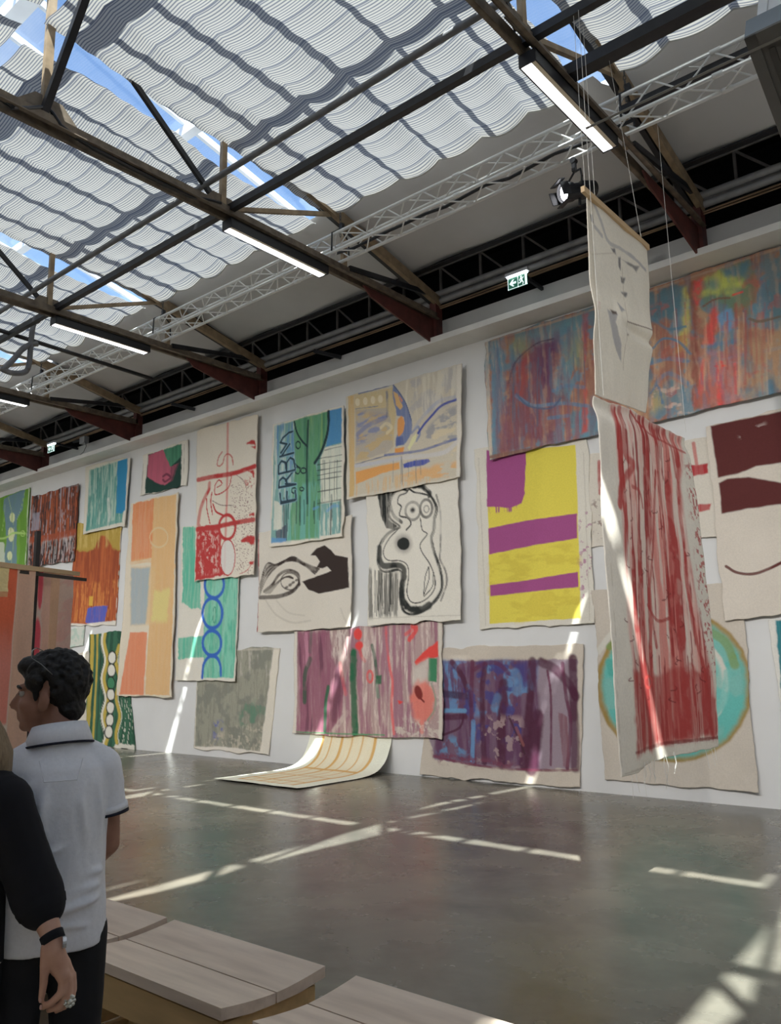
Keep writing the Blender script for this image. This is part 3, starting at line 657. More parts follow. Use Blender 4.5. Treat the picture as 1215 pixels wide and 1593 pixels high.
def grid_object(name, co, C_, m, label=None, cat=None, group=None, parent=None):
    h, w_ = co.shape[:2]; me = bpy.data.meshes.new(name); N = h*w_
    i = np.arange((h-1)*(w_-1)); r_, c_ = i//(w_-1), i % (w_-1); a = r_*w_+c_
    F = np.stack([a, a+w_, a+w_+1, a+1], 1).astype(np.int32)
    me.vertices.add(N); me.vertices.foreach_set('co', co.reshape(-1).astype(np.float32))
    me.loops.add(F.size); me.loops.foreach_set('vertex_index', F.ravel())
    me.polygons.add(len(F)); me.polygons.foreach_set('loop_start', np.arange(0, F.size, 4, dtype=np.int32))
    try: me.polygons.foreach_set('loop_total', np.full(len(F), 4, np.int32))
    except Exception: pass
    me.update(calc_edges=True); me.polygons.foreach_set('use_smooth', np.ones(len(F), bool))
    al = me.color_attributes.new('paint', 'FLOAT_COLOR', 'POINT')
    al.data.foreach_set('color', np.concatenate([C_.reshape(-1, 3), np.ones((N, 1))], 1).ravel().astype(np.float32))
    me.materials.append(m); me.validate(); me.update()
    ob = bpy.data.objects.new(name, me); COL.objects.link(ob)
    if parent: ob.parent = parent; ob.matrix_parent_inverse = Matrix.Translation(parent.location).inverted()
    tag(ob, label, cat, group); return ob
N_ = 'painted_canvas'
# ------------------------------------------------------------------ the canvases on the wall (left to right)
# green canvas at the left edge
k = Cloth('Z5', [(-70, 352), (135, 285), (118, 640), (-95, 672)], off=0.03, seed=1)
k.fill((104, 150, 48)); k.streak((84, 128, 36), .45, .6, .6, 10, 1)
k.poly([(18, 335), (112, 292), (104, 380), (78, 430), (75, 520), (78, 636), (12, 645), (28, 520), (24, 430), (14, 380)], (98, 126, 138), dry=.15)
k.line([(40, 330), (55, 400), (62, 480), (50, 640)], 5, (150, 172, 120), .8); k.line([(22, 345), (20, 420), (8, 480)], 4, (150, 182, 100), .7); k.line([(112, 300), (96, 380), (78, 430)], 4, (150, 182, 100), .7)
for x, y, a, b in ((57, 420, 12, 22), (50, 497, 15, 32), (42, 592, 12, 21)): k.ell(x, y, a, b, (206, 212, 160)); k.line([(x, y-b), (x-2, y+b)], 3, (110, 150, 60), .7)
k.line([(-30, 515), (20, 512), (60, 490), (115, 492)], 9, (158, 190, 100), .9); k.ell(104, 492, 10, 12, (150, 185, 90), w=4)
k.poly([(-95, 540), (18, 530), (22, 650), (-95, 670)], (186, 192, 172), .9)
k.line([(132, 290), (116, 640)], 6, (196, 200, 178))
k.build(N_, 'bright green canvas with pale discs down a grey-blue band, at the left edge')
# brown and black striped canvas
k = Cloth('Z5', [(143, 326), (355, 268), (336, 616), (126, 643)], off=0.055, seed=2)
k.fill((124, 62, 38)); k.streak((160, 78, 40), .5, .6, .8, 30, 1.0); k.streak((52, 42, 42), .5, .6, .9, 34, 1.4, seed=5)
k.streak((150, 142, 146), .58, .64, .85, 30, 1.8, seed=9); k.streak((168, 160, 156), .5, .6, .8, 40, 2.2, reg=[(130, 530), (340, 500), (336, 616), (126, 643)], seed=12)
k.streak((40, 36, 38), .48, .56, .95, 44, 2.6, reg=[(130, 540), (340, 510), (336, 616), (126, 643)], seed=14)
k.line([(132, 522), (230, 508), (345, 484)], 26, (146, 66, 36), 1, dry=.35); k.poly([(150, 400), (178, 395), (175, 475), (140, 480)], (140, 138, 150), .8, dry=.4)
k.line([(140, 328), (124, 640)], 7, (190, 184, 172)); k.line([(300, 280), (352, 272), (350, 300)], 14, (120, 116, 116), .7, dry=.5)
k.build(N_, 'brown canvas of black and rust vertical stripes, beside the green one')
# orange and mustard canvas with a blue patch (lies under the teal one)
k = Cloth('Z5', [(348, 446), (550, 436), (521, 906), (306, 908)], off=0.018, seed=3)
k.fill((156, 74, 34)); k.streak((178, 92, 40), .48, .64, .7, 18, .8); k.streak((128, 56, 30), .5, .64, .7, 14, 1.0, seed=4)
k.poly([(340, 430), (560, 425), (545, 565), (505, 562), (490, 510), (465, 498), (440, 520), (420, 565), (370, 575), (340, 560)], (164, 136, 52), sm=False, soft=.03, rag=.05)
k.streak((190, 165, 90), .5, .62, .6, 16, 1.2, reg=[(340, 430), (560, 425), (545, 550), (340, 560)])
k.streak((196, 120, 48), .52, .6, .7, 26, 1.6, reg=[(330, 720), (530, 700), (525, 890), (310, 890)], seed=8)
k.poly([(395, 826), (487, 816), (470, 888), (384, 898)], (72, 84, 168), dry=.2, rag=.04); k.poly([(400, 775), (420, 772), (418, 818), (398, 818)], (196, 150, 40), rag=.03)
k.poly([(300, 897), (390, 898), (530, 882), (530, 915), (300, 915)], (206, 198, 184)); k.line([(548, 440), (519, 905)], 4, (190, 178, 160))
k.build(N_, 'rust-orange canvas with mustard drips and a small blue patch')
# teal canvas with a blue bar
k = Cloth('Z5', [(386, 192), (585, 146), (562, 459), (377, 496)], off=0.07, seed=4)
k.fill((194, 188, 172)); k.poly([(403, 207), (572, 156), (550, 440), (388, 482)], (92, 146, 134))
k.streak((160, 180, 164), .46, .6, .85, 22, 1.5, reg=[(403, 207), (530, 165), (545, 440), (388, 482)]); k.streak((66, 122, 114), .52, .62, .8, 20, 1.2, reg=[(403, 207), (530, 165), (545, 440), (388, 482)], seed=7)
k.poly([(528, 166), (573, 153), (564, 385), (545, 402), (522, 400)], (30, 122, 162), rag=.01); k.line([(486, 340), (492, 400), (488, 445)], 20, (190, 192, 182), .8, dry=.4); k.line([(400, 470), (545, 430)], 12, (96, 146, 134), .7, dry=.5)
k.build(N_, 'teal brushed canvas with a solid blue bar at its right side')
# pink shape on dark green
k = Cloth('Z5', [(646, 140), (849, 70), (842, 276), (636, 322)], off=0.03, seed=5)
k.fill((204, 198, 184)); k.poly([(668, 136), (820, 90), (814, 286), (654, 316)], (34, 62, 54), rag=.03); k.poly([(738, 112), (820, 90), (815, 150), (765, 196), (740, 160)], (68, 128, 98), dry=.3)
k.poly([(668, 140), (735, 113), (752, 160), (770, 192), (800, 178), (768, 258), (742, 276), (700, 262), (664, 236)], (172, 80, 100), rag=.02, dry=.1); k.poly([(770, 195), (810, 172), (780, 250), (765, 262)], (112, 62, 76), .8, dry=.4); k.line([(735, 235), (752, 225), (768, 240), (745, 258), (735, 250)], 10, (92, 40, 58), .8)
k.line([(648, 180), (640, 316)], 6, (70, 66, 60), .5, dry=.5); k.line([(832, 90), (826, 278)], 4, (96, 90, 80), .5, dry=.6)
k.build(N_, 'small canvas with a dusky pink shape on dark green')
# tall peach and orange canvas
k = Cloth('Z5', [(589, 354), (804, 306), (772, 1228), (527, 1220)], off=0.06, seed=6)
k.fill((204, 192, 170)); k.poly([(690, 336), (797, 314), (766, 1218), (655, 1218), (680, 700)], (218, 174, 116), rag=.02, dry=.08)
k.poly([(600, 358), (692, 337), (684, 600), (588, 618)], (228, 142, 88), dry=.15, rag=.03); k.poly([(590, 640), (700, 640), (700, 900), (585, 905)], (214, 180, 128), .8, soft=.05)
k.poly([(590, 646), (676, 644), (652, 900), (585, 905)], (150, 160, 162), rag=.03, dry=.1, soft=.04); k.poly([(692, 752), (766, 742), (756, 888), (680, 890)], (208, 192, 118), .9, soft=.06, rag=.06)
k.poly([(585, 936), (663, 936), (650, 1220), (540, 1216)], (232, 142, 98), dry=.08); k.line([(590, 622), (690, 612), (790, 640)], 20, (222, 178, 120), .7, dry=.3)
k.ell(716, 510, 40, 44, (228, 200, 152), w=9, a=.8); k.line([(690, 650), (730, 690), (700, 720), (690, 760)], 10, (222, 182, 120), .7); k.streak((236, 168, 112), .55, .66, .5, 14, 1.2, reg=[(600, 358), (692, 337), (684, 600), (588, 618)])
k.build(N_, 'tall peach and orange canvas with a grey-blue block, hung like a banner')
# green canvas with a chain of blue rings (under the red one)
k = Cloth('Z5', [(820, 462), (1084, 436), (1058, 1158), (790, 1154)], off=0.045, seed=7)
k.fill((198, 192, 178)); G = (84, 168, 140)
k.poly([(825, 466), (890, 462), (905, 830), (862, 832), (818, 800)], G, dry=.25, rag=.04); k.poly([(803, 960), (930, 950), (925, 1050), (803, 1056)], G, dry=.2, rag=.03); k.poly([(922, 640), (1076, 640), (1054, 1142), (918, 1142)], G, dry=.2)
k.streak((128, 190, 166), .5, .62, .6, 14, 2.0, reg=[(922, 640), (1076, 640), (1054, 1142), (918, 1142)]); k.poly([(818, 832), (905, 840), (905, 948), (808, 956)], (200, 194, 180), .9); k.blot((206, 202, 190), .5, .6, .5, 12, reg=[(800, 1058), (915, 1052), (912, 1150), (790, 1150)])
for x, y, a, b in ((964, 720, 44, 62), (957, 850, 44, 68), (955, 985, 40, 56)): k.ell(x, y, a, b, (40, 92, 172), w=15)
k.line([(912, 1140), (918, 1080), (945, 1045), (975, 1050), (992, 1085), (995, 1130)], 14, (40, 92, 172)); k.ell(966, 858, 7, 36, (66, 142, 116), w=4)
k.build(N_, 'sea-green canvas with a chain of blue rings')
# grey-green canvas low on the wall
k = Cloth('P3', [(52, 148), (411, 131), (364, 606), (33, 578)], off=0.012, seed=8)
k.fill((140, 138, 122)); k.streak((170, 164, 152), .5, .66, .8, 18, 3.0, reg=[(50, 140), (400, 132), (390, 260), (50, 260)]); k.blot((112, 114, 104), .48, .66, .7, 5); k.blot((84, 124, 100), .45, .6, .8, 6, reg=[(230, 380), (370, 350), (360, 470), (235, 480)])
k.blot((84, 92, 152), .42, .55, .8, 9, reg=[(118, 460), (165, 455), (160, 500), (115, 560)]); k.blot((176, 166, 146), .5, .6, .7, 16, reg=[(180, 480), (350, 470), (330, 600), (60, 580)]); k.streak((118, 116, 104), .5, .6, .5, 30, 3)
k.poly([(385, 128), (415, 128), (368, 612), (325, 606)], (198, 190, 174)); k.poly([(30, 568), (200, 572), (365, 598), (365, 612), (30, 586)], (200, 192, 178)); k.line([(52, 150), (36, 575)], 6, (196, 188, 172)); k.line([(52, 150), (411, 138)], 8, (176, 168, 152), .7, dry=.3)
k.build(N_, 'grey-green mottled canvas low on the wall, left of the floor piece')
# red drawing on cream
k = Cloth('V8', [(46, 176), (600, 26), (566, 1500), (18, 1562)], off=0.095, seed=9)
R_ = (172, 48, 46); k.fill((214, 204, 186), .05)
k.poly([(34, 1060), (150, 1045), (245, 1050), (258, 1150), (262, 1300), (250, 1420), (300, 1500), (22, 1556)], R_, rag=.03); k.blot((206, 176, 164), .5, .6, .7, 14, reg=[(40, 1100), (235, 1100), (240, 1480), (60, 1500)]); k.streak(R_, .5, .6, .9, 22, 3, reg=[(30, 1180), (250, 1150), (280, 1500), (22, 1550)], seed=6)
k.line([(322, 110), (316, 600), (308, 900), (300, 1200), (290, 1500)], 20, (186, 92, 86), .75, soft=.8); k.line([(50, 628), (180, 600), (340, 575), (450, 545), (575, 505)], 34, R_, 1, dry=.15); k.line([(38, 1085), (200, 1060), (330, 1035), (470, 1008), (560, 995)], 34, R_, 1, dry=.1)
k.ell(316, 1062, 78, 112, R_, w=24); k.line([(152, 660), (145, 720), (105, 800), (70, 900), (50, 1020), (60, 1060)], 34, R_, 1, dry=.35); k.line([(125, 800), (130, 900), (155, 1030)], 10, R_); k.line([(175, 745), (165, 830), (180, 945)], 12, R_); k.line([(185, 850), (215, 920), (280, 955)], 14, R_)
k.line([(270, 660), (240, 630), (205, 680), (205, 760), (260, 750), (330, 690), (355, 590)], 9, R_); k.line([(262, 640), (265, 670), (220, 700)], 8, R_)
k.line([(270, 372), (240, 420), (225, 490), (250, 500), (280, 470), (290, 420), (320, 390), (360, 420), (370, 490)], 11, R_, .95, dry=.2); k.ell(322, 1340, 70, 160, (196, 192, 186), a=.8); k.ell(322, 1340, 70, 165, R_, w=9)
for q in ([(578, 262), (540, 270), (500, 295), (578, 305)], [(578, 318), (535, 325), (578, 345)], [(560, 1150), (500, 1140), (445, 1190), (560, 1220)], [(570, 530), (515, 550), (570, 610)], [(565, 930), (520, 950), (565, 955)], [(562, 1380), (530, 1390), (562, 1415)]): k.poly(q, R_, rag=.05, soft=.02)
k.blot(R_, .56, .62, .7, 26, reg=[(480, 600), (570, 590), (566, 700), (480, 690)]); k.line([(400, 585), (470, 640), (500, 720)], 4, (120, 60, 56), .6); k.blot((120, 70, 66), .64, .68, .7, 40, fz=90, reg=[(340, 640), (560, 640), (560, 1480), (400, 1480)])
k.line([(180, 820), (260, 860), (365, 862)], 4, (96, 60, 56), .7); k.line([(440, 1490), (500, 1460), (545, 1400)], 6, R_, .7)
k.build(N_, 'tall cream canvas with red rings, bars and a filled red corner')
# green and blue canvas with letters
k = Cloth('V11', [(96, 268), (830, 72), (828, 1425), (72, 1535)], off=0.125, seed=10)
k.fill((202, 194, 178)); k.poly([(112, 285), (805, 100), (805, 1392), (85, 1490)], (112, 152, 146), rag=.01); k.streak((176, 186, 178), .48, .6, .8, 20, 1.0, reg=[(110, 280), (340, 230), (330, 1400), (100, 1480)]); k.streak((82, 128, 166), .52, .62, .8, 14, 1.3, reg=[(110, 280), (350, 220), (340, 700), (100, 900)], seed=4)
k.poly([(310, 225), (665, 135), (660, 420), (540, 660), (600, 980), (580, 1440), (250, 1470), (330, 700)], (86, 142, 96), .9, dry=.2); k.streak((64, 118, 92), .5, .6, .7, 16, .8, reg=[(310, 225), (660, 135), (600, 900), (330, 900)], seed=8); k.streak((98, 160, 150), .48, .6, .8, 18, .9, reg=[(240, 900), (600, 850), (580, 1440), (250, 1470)], seed=9); k.streak((134, 166, 96), .54, .64, .6, 12, .9, reg=[(480, 180), (660, 135), (640, 420), (560, 620), (470, 640)], seed=10)
k.poly([(678, 130), (808, 96), (806, 455), (650, 505), (680, 330)], (66, 128, 172), dry=.1); k.poly([(640, 505), (806, 462), (806, 1060), (600, 1090), (590, 640)], (198, 196, 178), .9, dry=.15)
for y in (510, 600, 660, 720, 770, 820, 940, 1060): k.line([(560 if y > 560 else 640, y+26), (806, y-18)], 5, (46, 56, 54), .75, dry=.3)
for x in (640, 690, 740, 620, 765): k.line([(x, 640), (x-8, 1060)], 6, (60, 78, 70), .6, dry=.4)
k.streak((190, 194, 178), .48, .58, .8, 24, 1.2, reg=[(600, 1090), (806, 1060), (806, 1400), (580, 1430)], seed=13); k.drips((36, 56, 58), 16, 200, 800, 1000, 1440, 16, .75, 4); k.line([(660, 1160), (720, 1110), (770, 1110)], 24, (86, 140, 190), .8, dry=.4); k.line([(520, 1140), (570, 1120)], 20, (86, 140, 190), .6, dry=.4)
k.poly([(130, 1370), (250, 1290), (250, 1470), (135, 1480)], (58, 60, 78), .8, dry=.2); k.poly([(90, 1440), (240, 1440), (240, 1480), (85, 1495)], (84, 136, 180), .8); k.poly([(110, 1050), (195, 1090), (190, 1350), (110, 1360)], (196, 194, 178), .8)
Dk = (36, 54, 58); k.line([(672, 135), (676, 280), (650, 420), (600, 560), (535, 665)], 26, Dk); k.line([(462, 230), (452, 600), (450, 900), (452, 1080)], 22, Dk, .85); k.line([(320, 240), (345, 350), (400, 440), (455, 495)], 16, Dk)
k.ell(357, 480, 24, 36, Dk, w=12); k.ell(352, 742, 26, 34, Dk, w=11); k.ell(415, 745, 28, 28, Dk, w=11); k.ell(312, 948, 24, 28, Dk, w=11); k.ell(395, 935, 22, 18, Dk, w=10); k.line([(300, 640), (340, 690), (380, 720)], 14, Dk)
LB = (44, 62, 72)   # letters, reading upwards: F R B M
def letter(strokes):
    for st in strokes: k.line(st, 30, (120, 160, 178), .7, sm=False, seed=5)
    for st in strokes: k.line(st, 17, LB, 1, sm=False)
letter([[(170, 980), (180, 1085), (325, 1050)], [(178, 1070), (335, 1040), (325, 950)], [(245, 1060), (238, 960)]])
letter([[(160, 920), (330, 885)], [(160, 920), (165, 850), (200, 815), (235, 840), (240, 905)], [(225, 850), (305, 750)], [(330, 885), (225, 880)]])
letter([[(158, 780), (325, 735)], [(158, 780), (160, 690), (185, 645), (225, 660), (235, 745)], [(235, 745), (240, 660), (275, 610), (310, 630), (325, 720)]])
letter([[(170, 600), (310, 560)], [(175, 455), (200, 405), (265, 350), (300, 340)], [(170, 455), (240, 470), (180, 560)], [(190, 585), (270, 470)]])
k.build(N_, 'green and blue canvas with large painted letters down its left side')
# wave and duck-like silhouette in dark brown
k = Cloth('Z6', [(73, 926), (536, 840), (531, 1396), (68, 1421)], off=0.085, seed=11)
k.fill((192, 184, 170)); B_ = (52, 42, 38)
k.poly([(330, 1036), (358, 1000), (398, 985), (430, 1008), (450, 1035), (516, 1046), (522, 1196), (430, 1216), (372, 1226), (320, 1206), (290, 1166), (360, 1140), (432, 1112), (410, 1092), (385, 1100), (358, 1096), (374, 1066), (352, 1036)], B_, rag=.008, soft=.008)
for i in range(7): k.line([(78, 1232-i*9), (112, 1150-i*12), (170, 1085-i*6+i*i), (240, 1062-i*3), (300, 1085-i*2), (352+i*3, 1128-i*4)], 7, B_, .9 if i % 2 == 0 else .55, dry=.5)
k.line([(80, 1245), (170, 1240), (240, 1215), (275, 1180)], 16, B_, .95, dry=.2); k.line([(276, 1180), (270, 1130), (225, 1112), (175, 1130), (140, 1180), (100, 1215)], 13, B_, .95, dry=.3)
for i in range(4): k.line([(105+i*8, 1225), (150+i*10, 1180-i*6), (200+i*8, 1145-i*2), (245, 1150)], 6, B_, .7, dry=.4)
for i in range(4): k.ell(210+i*18, 1195-i*12, 9, 6, B_, rot=-.5, a=.8)
k.ell(228, 1165, 46, 42, B_, w=6, a=.7); k.line([(72, 930), (70, 1180), (67, 1415)], 6, (140, 40, 46)); k.line([(110, 1260), (160, 1330), (240, 1370), (330, 1360)], 8, (172, 164, 150), .6); k.line([(160, 1260), (220, 1320), (300, 1335)], 7, (172, 164, 150), .5); k.line([(480, 1300), (500, 1350), (525, 1390)], 8, (176, 168, 154), .6)
k.build(N_, 'beige canvas with a dark brown wave and bird-like silhouette')
# ochre, orange and blue canvas
k = Cloth('V13', [(55, 345), (1150, 36), (1132, 1112), (60, 1318)], off=0.125, seed=12)
k.fill((186, 178, 162)); k.poly([(75, 340), (1105, 55), (1100, 1105), (80, 1290)], (182, 172, 152)); k.streak((160, 156, 154), .46, .64, .7, 5, 7, reg=[(500, 230), (1105, 55), (1105, 400), (700, 560)]); k.streak((204, 196, 178), .5, .62, .6, 10, 1.2, reg=[(500, 230), (1105, 55), (1105, 400), (700, 560)], seed=3)
k.poly([(75, 345), (130, 330), (128, 1290), (82, 1300)], (190, 156, 96), .9, dry=.25); k.poly([(130, 330), (490, 260), (520, 480), (500, 820), (420, 780), (400, 560), (130, 470)], (184, 164, 118), .9, dry=.2); k.poly([(140, 470), (430, 450), (470, 560), (500, 820), (430, 880), (140, 960)], (164, 154, 140), .9)
k.streak((120, 126, 158), .47, .6, .85, 4, 12, reg=[(140, 480), (440, 520), (340, 740), (150, 800)]); k.streak((184, 156, 100), .5, .62, .7, 4, 12, reg=[(140, 480), (500, 520), (490, 860), (150, 960)], seed=6); k.line([(160, 700), (260, 620), (420, 545)], 46, (112, 120, 156), .7, dry=.5); k.line([(380, 640), (430, 600), (480, 640), (440, 690)], 30, (200, 186, 150), .7, dry=.3)
for i in range(4): k.ell(160+i*72, 398-i*10, 26, 42, (212, 198, 168)); k.ell(160+i*72, 398-i*10, 24, 42, (182, 158, 110), w=5, a=.6)
k.line([(140, 462), (260, 448), (350, 438)], 8, (98, 104, 130), .8, dry=.4); k.line([(435, 300), (440, 400), (440, 530)], 26, (92, 98, 124), .8, dry=.6); k.line([(170, 318), (300, 285), (430, 250), (490, 225)], 14, (92, 102, 140), .9, dry=.2)
k.poly([(490, 225), (560, 300), (640, 470), (672, 580), (670, 680), (620, 780), (520, 830), (525, 740), (540, 690), (605, 600), (590, 540), (530, 520), (500, 400)], (104, 116, 150), rag=.02, dry=.12); k.poly([(500, 300), (540, 320), (580, 440), (560, 470), (520, 430)], (200, 158, 96), .95); k.poly([(555, 330), (585, 380), (575, 400), (550, 360)], (220, 140, 96), .9)
k.line([(490, 225), (600, 380), (668, 570)], 10, (80, 90, 126), .9); k.poly([(540, 560), (575, 530), (605, 590), (590, 680), (545, 720), (535, 640)], (222, 150, 80), sm=True, rag=.01); k.poly([(515, 835), (600, 825), (595, 885), (512, 880)], (226, 150, 66)); k.poly([(530, 735), (590, 720), (600, 800), (520, 815)], (76, 90, 140), .9, dry=.2)
k.line([(670, 690), (730, 630), (745, 700), (715, 760)], 22, (110, 122, 158), .85, dry=.2); k.line([(730, 690), (790, 610), (870, 520), (960, 430), (1100, 375)], 22, (66, 76, 146), 1, dry=.1); k.line([(700, 640), (760, 560), (860, 450), (960, 380), (1080, 355)], 34, (150, 154, 172), .6, dry=.4)
k.poly([(630, 830), (680, 720), (715, 690), (712, 760), (650, 850)], (206, 202, 152), .95); k.streak((128, 130, 140), .5, .6, .7, 4, 9, reg=[(760, 700), (1000, 470), (1100, 430), (1100, 760), (780, 820)], seed=9); k.streak((196, 180, 146), .5, .6, .7, 4, 10, reg=[(740, 760), (1000, 560), (1100, 500), (1100, 900), (620, 870)], seed=10)
k.line([(420, 900), (600, 880), (760, 855), (900, 810), (1000, 775), (1105, 745)], 22, (96, 106, 146), .9, dry=.2); k.line([(140, 985), (300, 940), (440, 905)], 8, (80, 88, 120), .8); k.line([(600, 920), (800, 905), (980, 870), (1100, 780)], 40, (184, 180, 178), .8, dry=.2); k.line([(140, 1000), (350, 970), (560, 930)], 34, (172, 172, 180), .8, dry=.2)
k.poly([(140, 1060), (300, 1015), (555, 965), (560, 1030), (400, 1070), (250, 1130), (140, 1175)], (224, 158, 82), rag=.01); k.poly([(590, 985), (700, 950), (830, 935), (850, 960), (790, 990), (600, 1025)], (66, 78, 150), dry=.15, rag=.02); k.streak((214, 160, 92), .48, .6, .8, 4, 12, reg=[(560, 1060), (1000, 980), (1100, 960), (1100, 1100), (560, 1160)], seed=14); k.streak((196, 160, 108), .5, .6, .7, 30, 2, reg=[(130, 1180), (560, 1080), (900, 1080), (900, 1150), (130, 1290)], seed=15)
k.drips((96, 100, 112), 8, 480, 880, 900, 1180, 5, .6, 3); k.poly([(1105, 50), (1152, 36), (1134, 1114), (1098, 1108)], (196, 188, 174), .9)
k.build(N_, 'ochre canvas with orange bands and sweeping blue strokes, high on the wall')
# black and white guitar-like drawing
k = Cloth('V14', [(76, 150), (1018, 20), (1052, 1490), (92, 1548)], off=0.085, seed=13)
k.fill((208, 202, 188), .04); K_ = (40, 42, 40)
k.poly([(180, 180), (380, 135), (320, 210), (280, 330), (300, 450), (380, 520), (340, 550), (270, 540), (215, 420)], K_, dry=.3, rag=.02)
k.streak((70, 68, 64), .42, .6, .75, 28, .7, reg=[(90, 960), (390, 1010), (400, 1460), (90, 1470)]); k.drips(K_, 16, 100, 400, 960, 1460, 9, .8, 6, jit=6, minl=.7)
out = [(480, 150), (400, 130), (330, 200), (290, 330), (310, 440), (405, 520), (360, 545), (270, 610), (205, 710), (180, 830), (200, 950), (260, 990), (400, 970), (430, 1040), (420, 1150), (420, 1280), (450, 1390), (530, 1430), (640, 1400), (760, 1310), (840, 1190), (850, 1060), (810, 900), (760, 760), (740, 640), (765, 560), (770, 440), (790, 330), (740, 220), (640, 110), (560, 100)]
k.line(out, 26, (130, 126, 118), .6, dry=.6); k.line(out, 15, K_, .95, dry=.45); k.line([(x+14, y+8) for x, y in out], 8, K_, .8, dry=.55, seed=8)
k.line([(200, 740), (205, 860), (250, 930), (380, 925), (450, 960), (455, 1060)], 44, K_, 1, dry=.12, rag=.3); k.line([(440, 1100), (430, 1220), (450, 1300), (520, 1370), (640, 1380), (720, 1340)], 50, K_, 1, dry=.1, rag=.35)
k.line([(400, 545), (300, 650), (245, 760), (250, 830), (300, 875), (420, 880), (490, 930), (500, 1060), (485, 1200), (530, 1300), (620, 1310), (720, 1250), (780, 1150), (770, 1020), (720, 900), (640, 780), (630, 700), (700, 605), (650, 560), (628, 440)], 9, (66, 64, 60), .95, dry=.1)
k.line([(480, 560), (530, 500), (500, 440), (410, 410), (430, 320), (390, 280), (410, 210), (480, 180), (510, 140), (560, 170), (640, 185), (700, 200)], 13, K_, .95, dry=.2); k.line([(300, 240), (340, 400), (430, 480)], 26, K_, .8, dry=.5); k.line([(560, 110), (640, 110), (720, 180), (720, 210)], 36, K_, .9, dry=.45, rag=.4)
k.ell(450, 700, 92, 100, (140, 134, 126), a=.7, soft=.05); k.ell(450, 702, 66, 66, K_, soft=.01, rag=.008); k.ell(550, 365, 76, 92, (110, 106, 100), w=20, a=.8, dry=.3); k.ell(552, 355, 26, 24, (60, 58, 56), soft=.03); k.ell(690, 340, 62, 92, (80, 78, 74), w=20, a=.85, dry=.2); k.ell(692, 345, 26, 36, (120, 116, 110), w=10, a=.7)
k.line([(715, 940), (680, 1050), (665, 1240)], 7, (70, 68, 64)); k.line([(715, 940), (720, 1060), (665, 1240)], 7, (70, 68, 64)); k.line([(765, 1000), (755, 1140), (670, 1250)], 7, (70, 68, 64)); k.line([(790, 200), (830, 360), (835, 560), (835, 760), (830, 860), (890, 990), (900, 1120), (840, 1290)], 15, (90, 86, 80), .75, dry=.7)
k.line([(95, 1475), (560, 1455), (1050, 1440)], 5, (170, 164, 150), .6)
k.build(N_, 'cream canvas with a black brush drawing of a guitar-like figure')
# pink, green and red canvas
k = Cloth('V15', [(42, 108), (1160, 36), (1160, 928), (28, 878)], off=0.045, seed=14)
k.fill((158, 132, 128)); k.streak((196, 180, 170), .5, .6, .7, 24, 2.4, breakup=.4); k.streak((140, 92, 108), .46, .6, .85, 16, 1.0); k.poly([(65, 115), (300, 100), (330, 300), (420, 520), (400, 740), (320, 870), (70, 865)], (132, 76, 96), .9, dry=.15, soft=.05); k.streak((98, 58, 74), .5, .62, .8, 9, .9, reg=[(65, 115), (320, 100), (420, 520), (320, 870), (70, 865)], seed=5); k.streak((176, 120, 138), .52, .62, .8, 12, .9, reg=[(60, 112), (180, 105), (140, 400), (60, 600)], seed=6)
g_ = (40, 92, 64); k.line([(485, 270), (485, 500), (500, 875)], 66, g_, 1, dry=.12, rag=.25); k.line([(160, 320), (120, 430), (115, 640)], 44, (52, 78, 62), .85, dry=.3); k.line([(295, 530), (275, 650), (270, 860)], 34, (48, 90, 66), .95, dry=.1); k.line([(625, 215), (650, 330), (665, 450)], 30, (52, 86, 68), .85, dry=.3); k.poly([(655, 440), (700, 440), (700, 505), (655, 505)], g_, .9); k.line([(665, 510), (675, 600)], 34, (96, 124, 104), .7, dry=.4); k.line([(170, 110), (160, 260)], 34, (92, 88, 84), .7, dry=.3); k.line([(370, 560), (330, 640), (340, 760)], 70, (110, 66, 78), .6, dry=.3)
r_ = (226, 62, 58); k.ell(518, 130, 32, 44, r_, soft=.015); k.ell(526, 215, 30, 32, r_, soft=.02); k.line([(530, 250), (545, 300), (570, 330)], 30, r_, .6, dry=.5); k.ell(610, 450, 22, 42, r_, w=22, a=.8, dry=.3); k.line([(730, 70), (735, 200), (760, 380), (780, 500), (775, 700), (795, 880)], 24, (214, 82, 82), .8, dry=.45); k.line([(385, 350), (400, 460), (425, 580)], 36, (206, 74, 82), .7, dry=.5); k.line([(930, 70), (960, 90), (905, 170)], 36, r_, .85, dry=.5, rag=.5); k.line([(880, 130), (960, 70)], 30, r_, .6, dry=.6)
k.poly([(950, 340), (1000, 270), (1128, 180), (1130, 305), (1050, 308), (960, 365)], (232, 66, 56), rag=.02); k.poly([(1055, 312), (1122, 312), (1116, 495), (1050, 485)], (56, 118, 82), rag=.012); k.poly([(940, 380), (1050, 320), (1050, 480), (1000, 560), (930, 500)], (186, 176, 164), .8, soft=.06); k.ell(1010, 640, 92, 165, (222, 116, 98), soft=.06, rag=.06, a=.9); k.ell(980, 570, 30, 56, (116, 40, 36), rot=-.3); k.line([(990, 610), (1020, 640)], 14, (116, 40, 36)); k.line([(1075, 500), (1105, 600), (1100, 700), (1050, 780)], 14, (126, 138, 118), .8); k.line([(1005, 800), (1005, 865)], 36, (216, 120, 104), .8, dry=.2); k.poly([(820, 630), (860, 640), (830, 660)], r_, rag=.02)
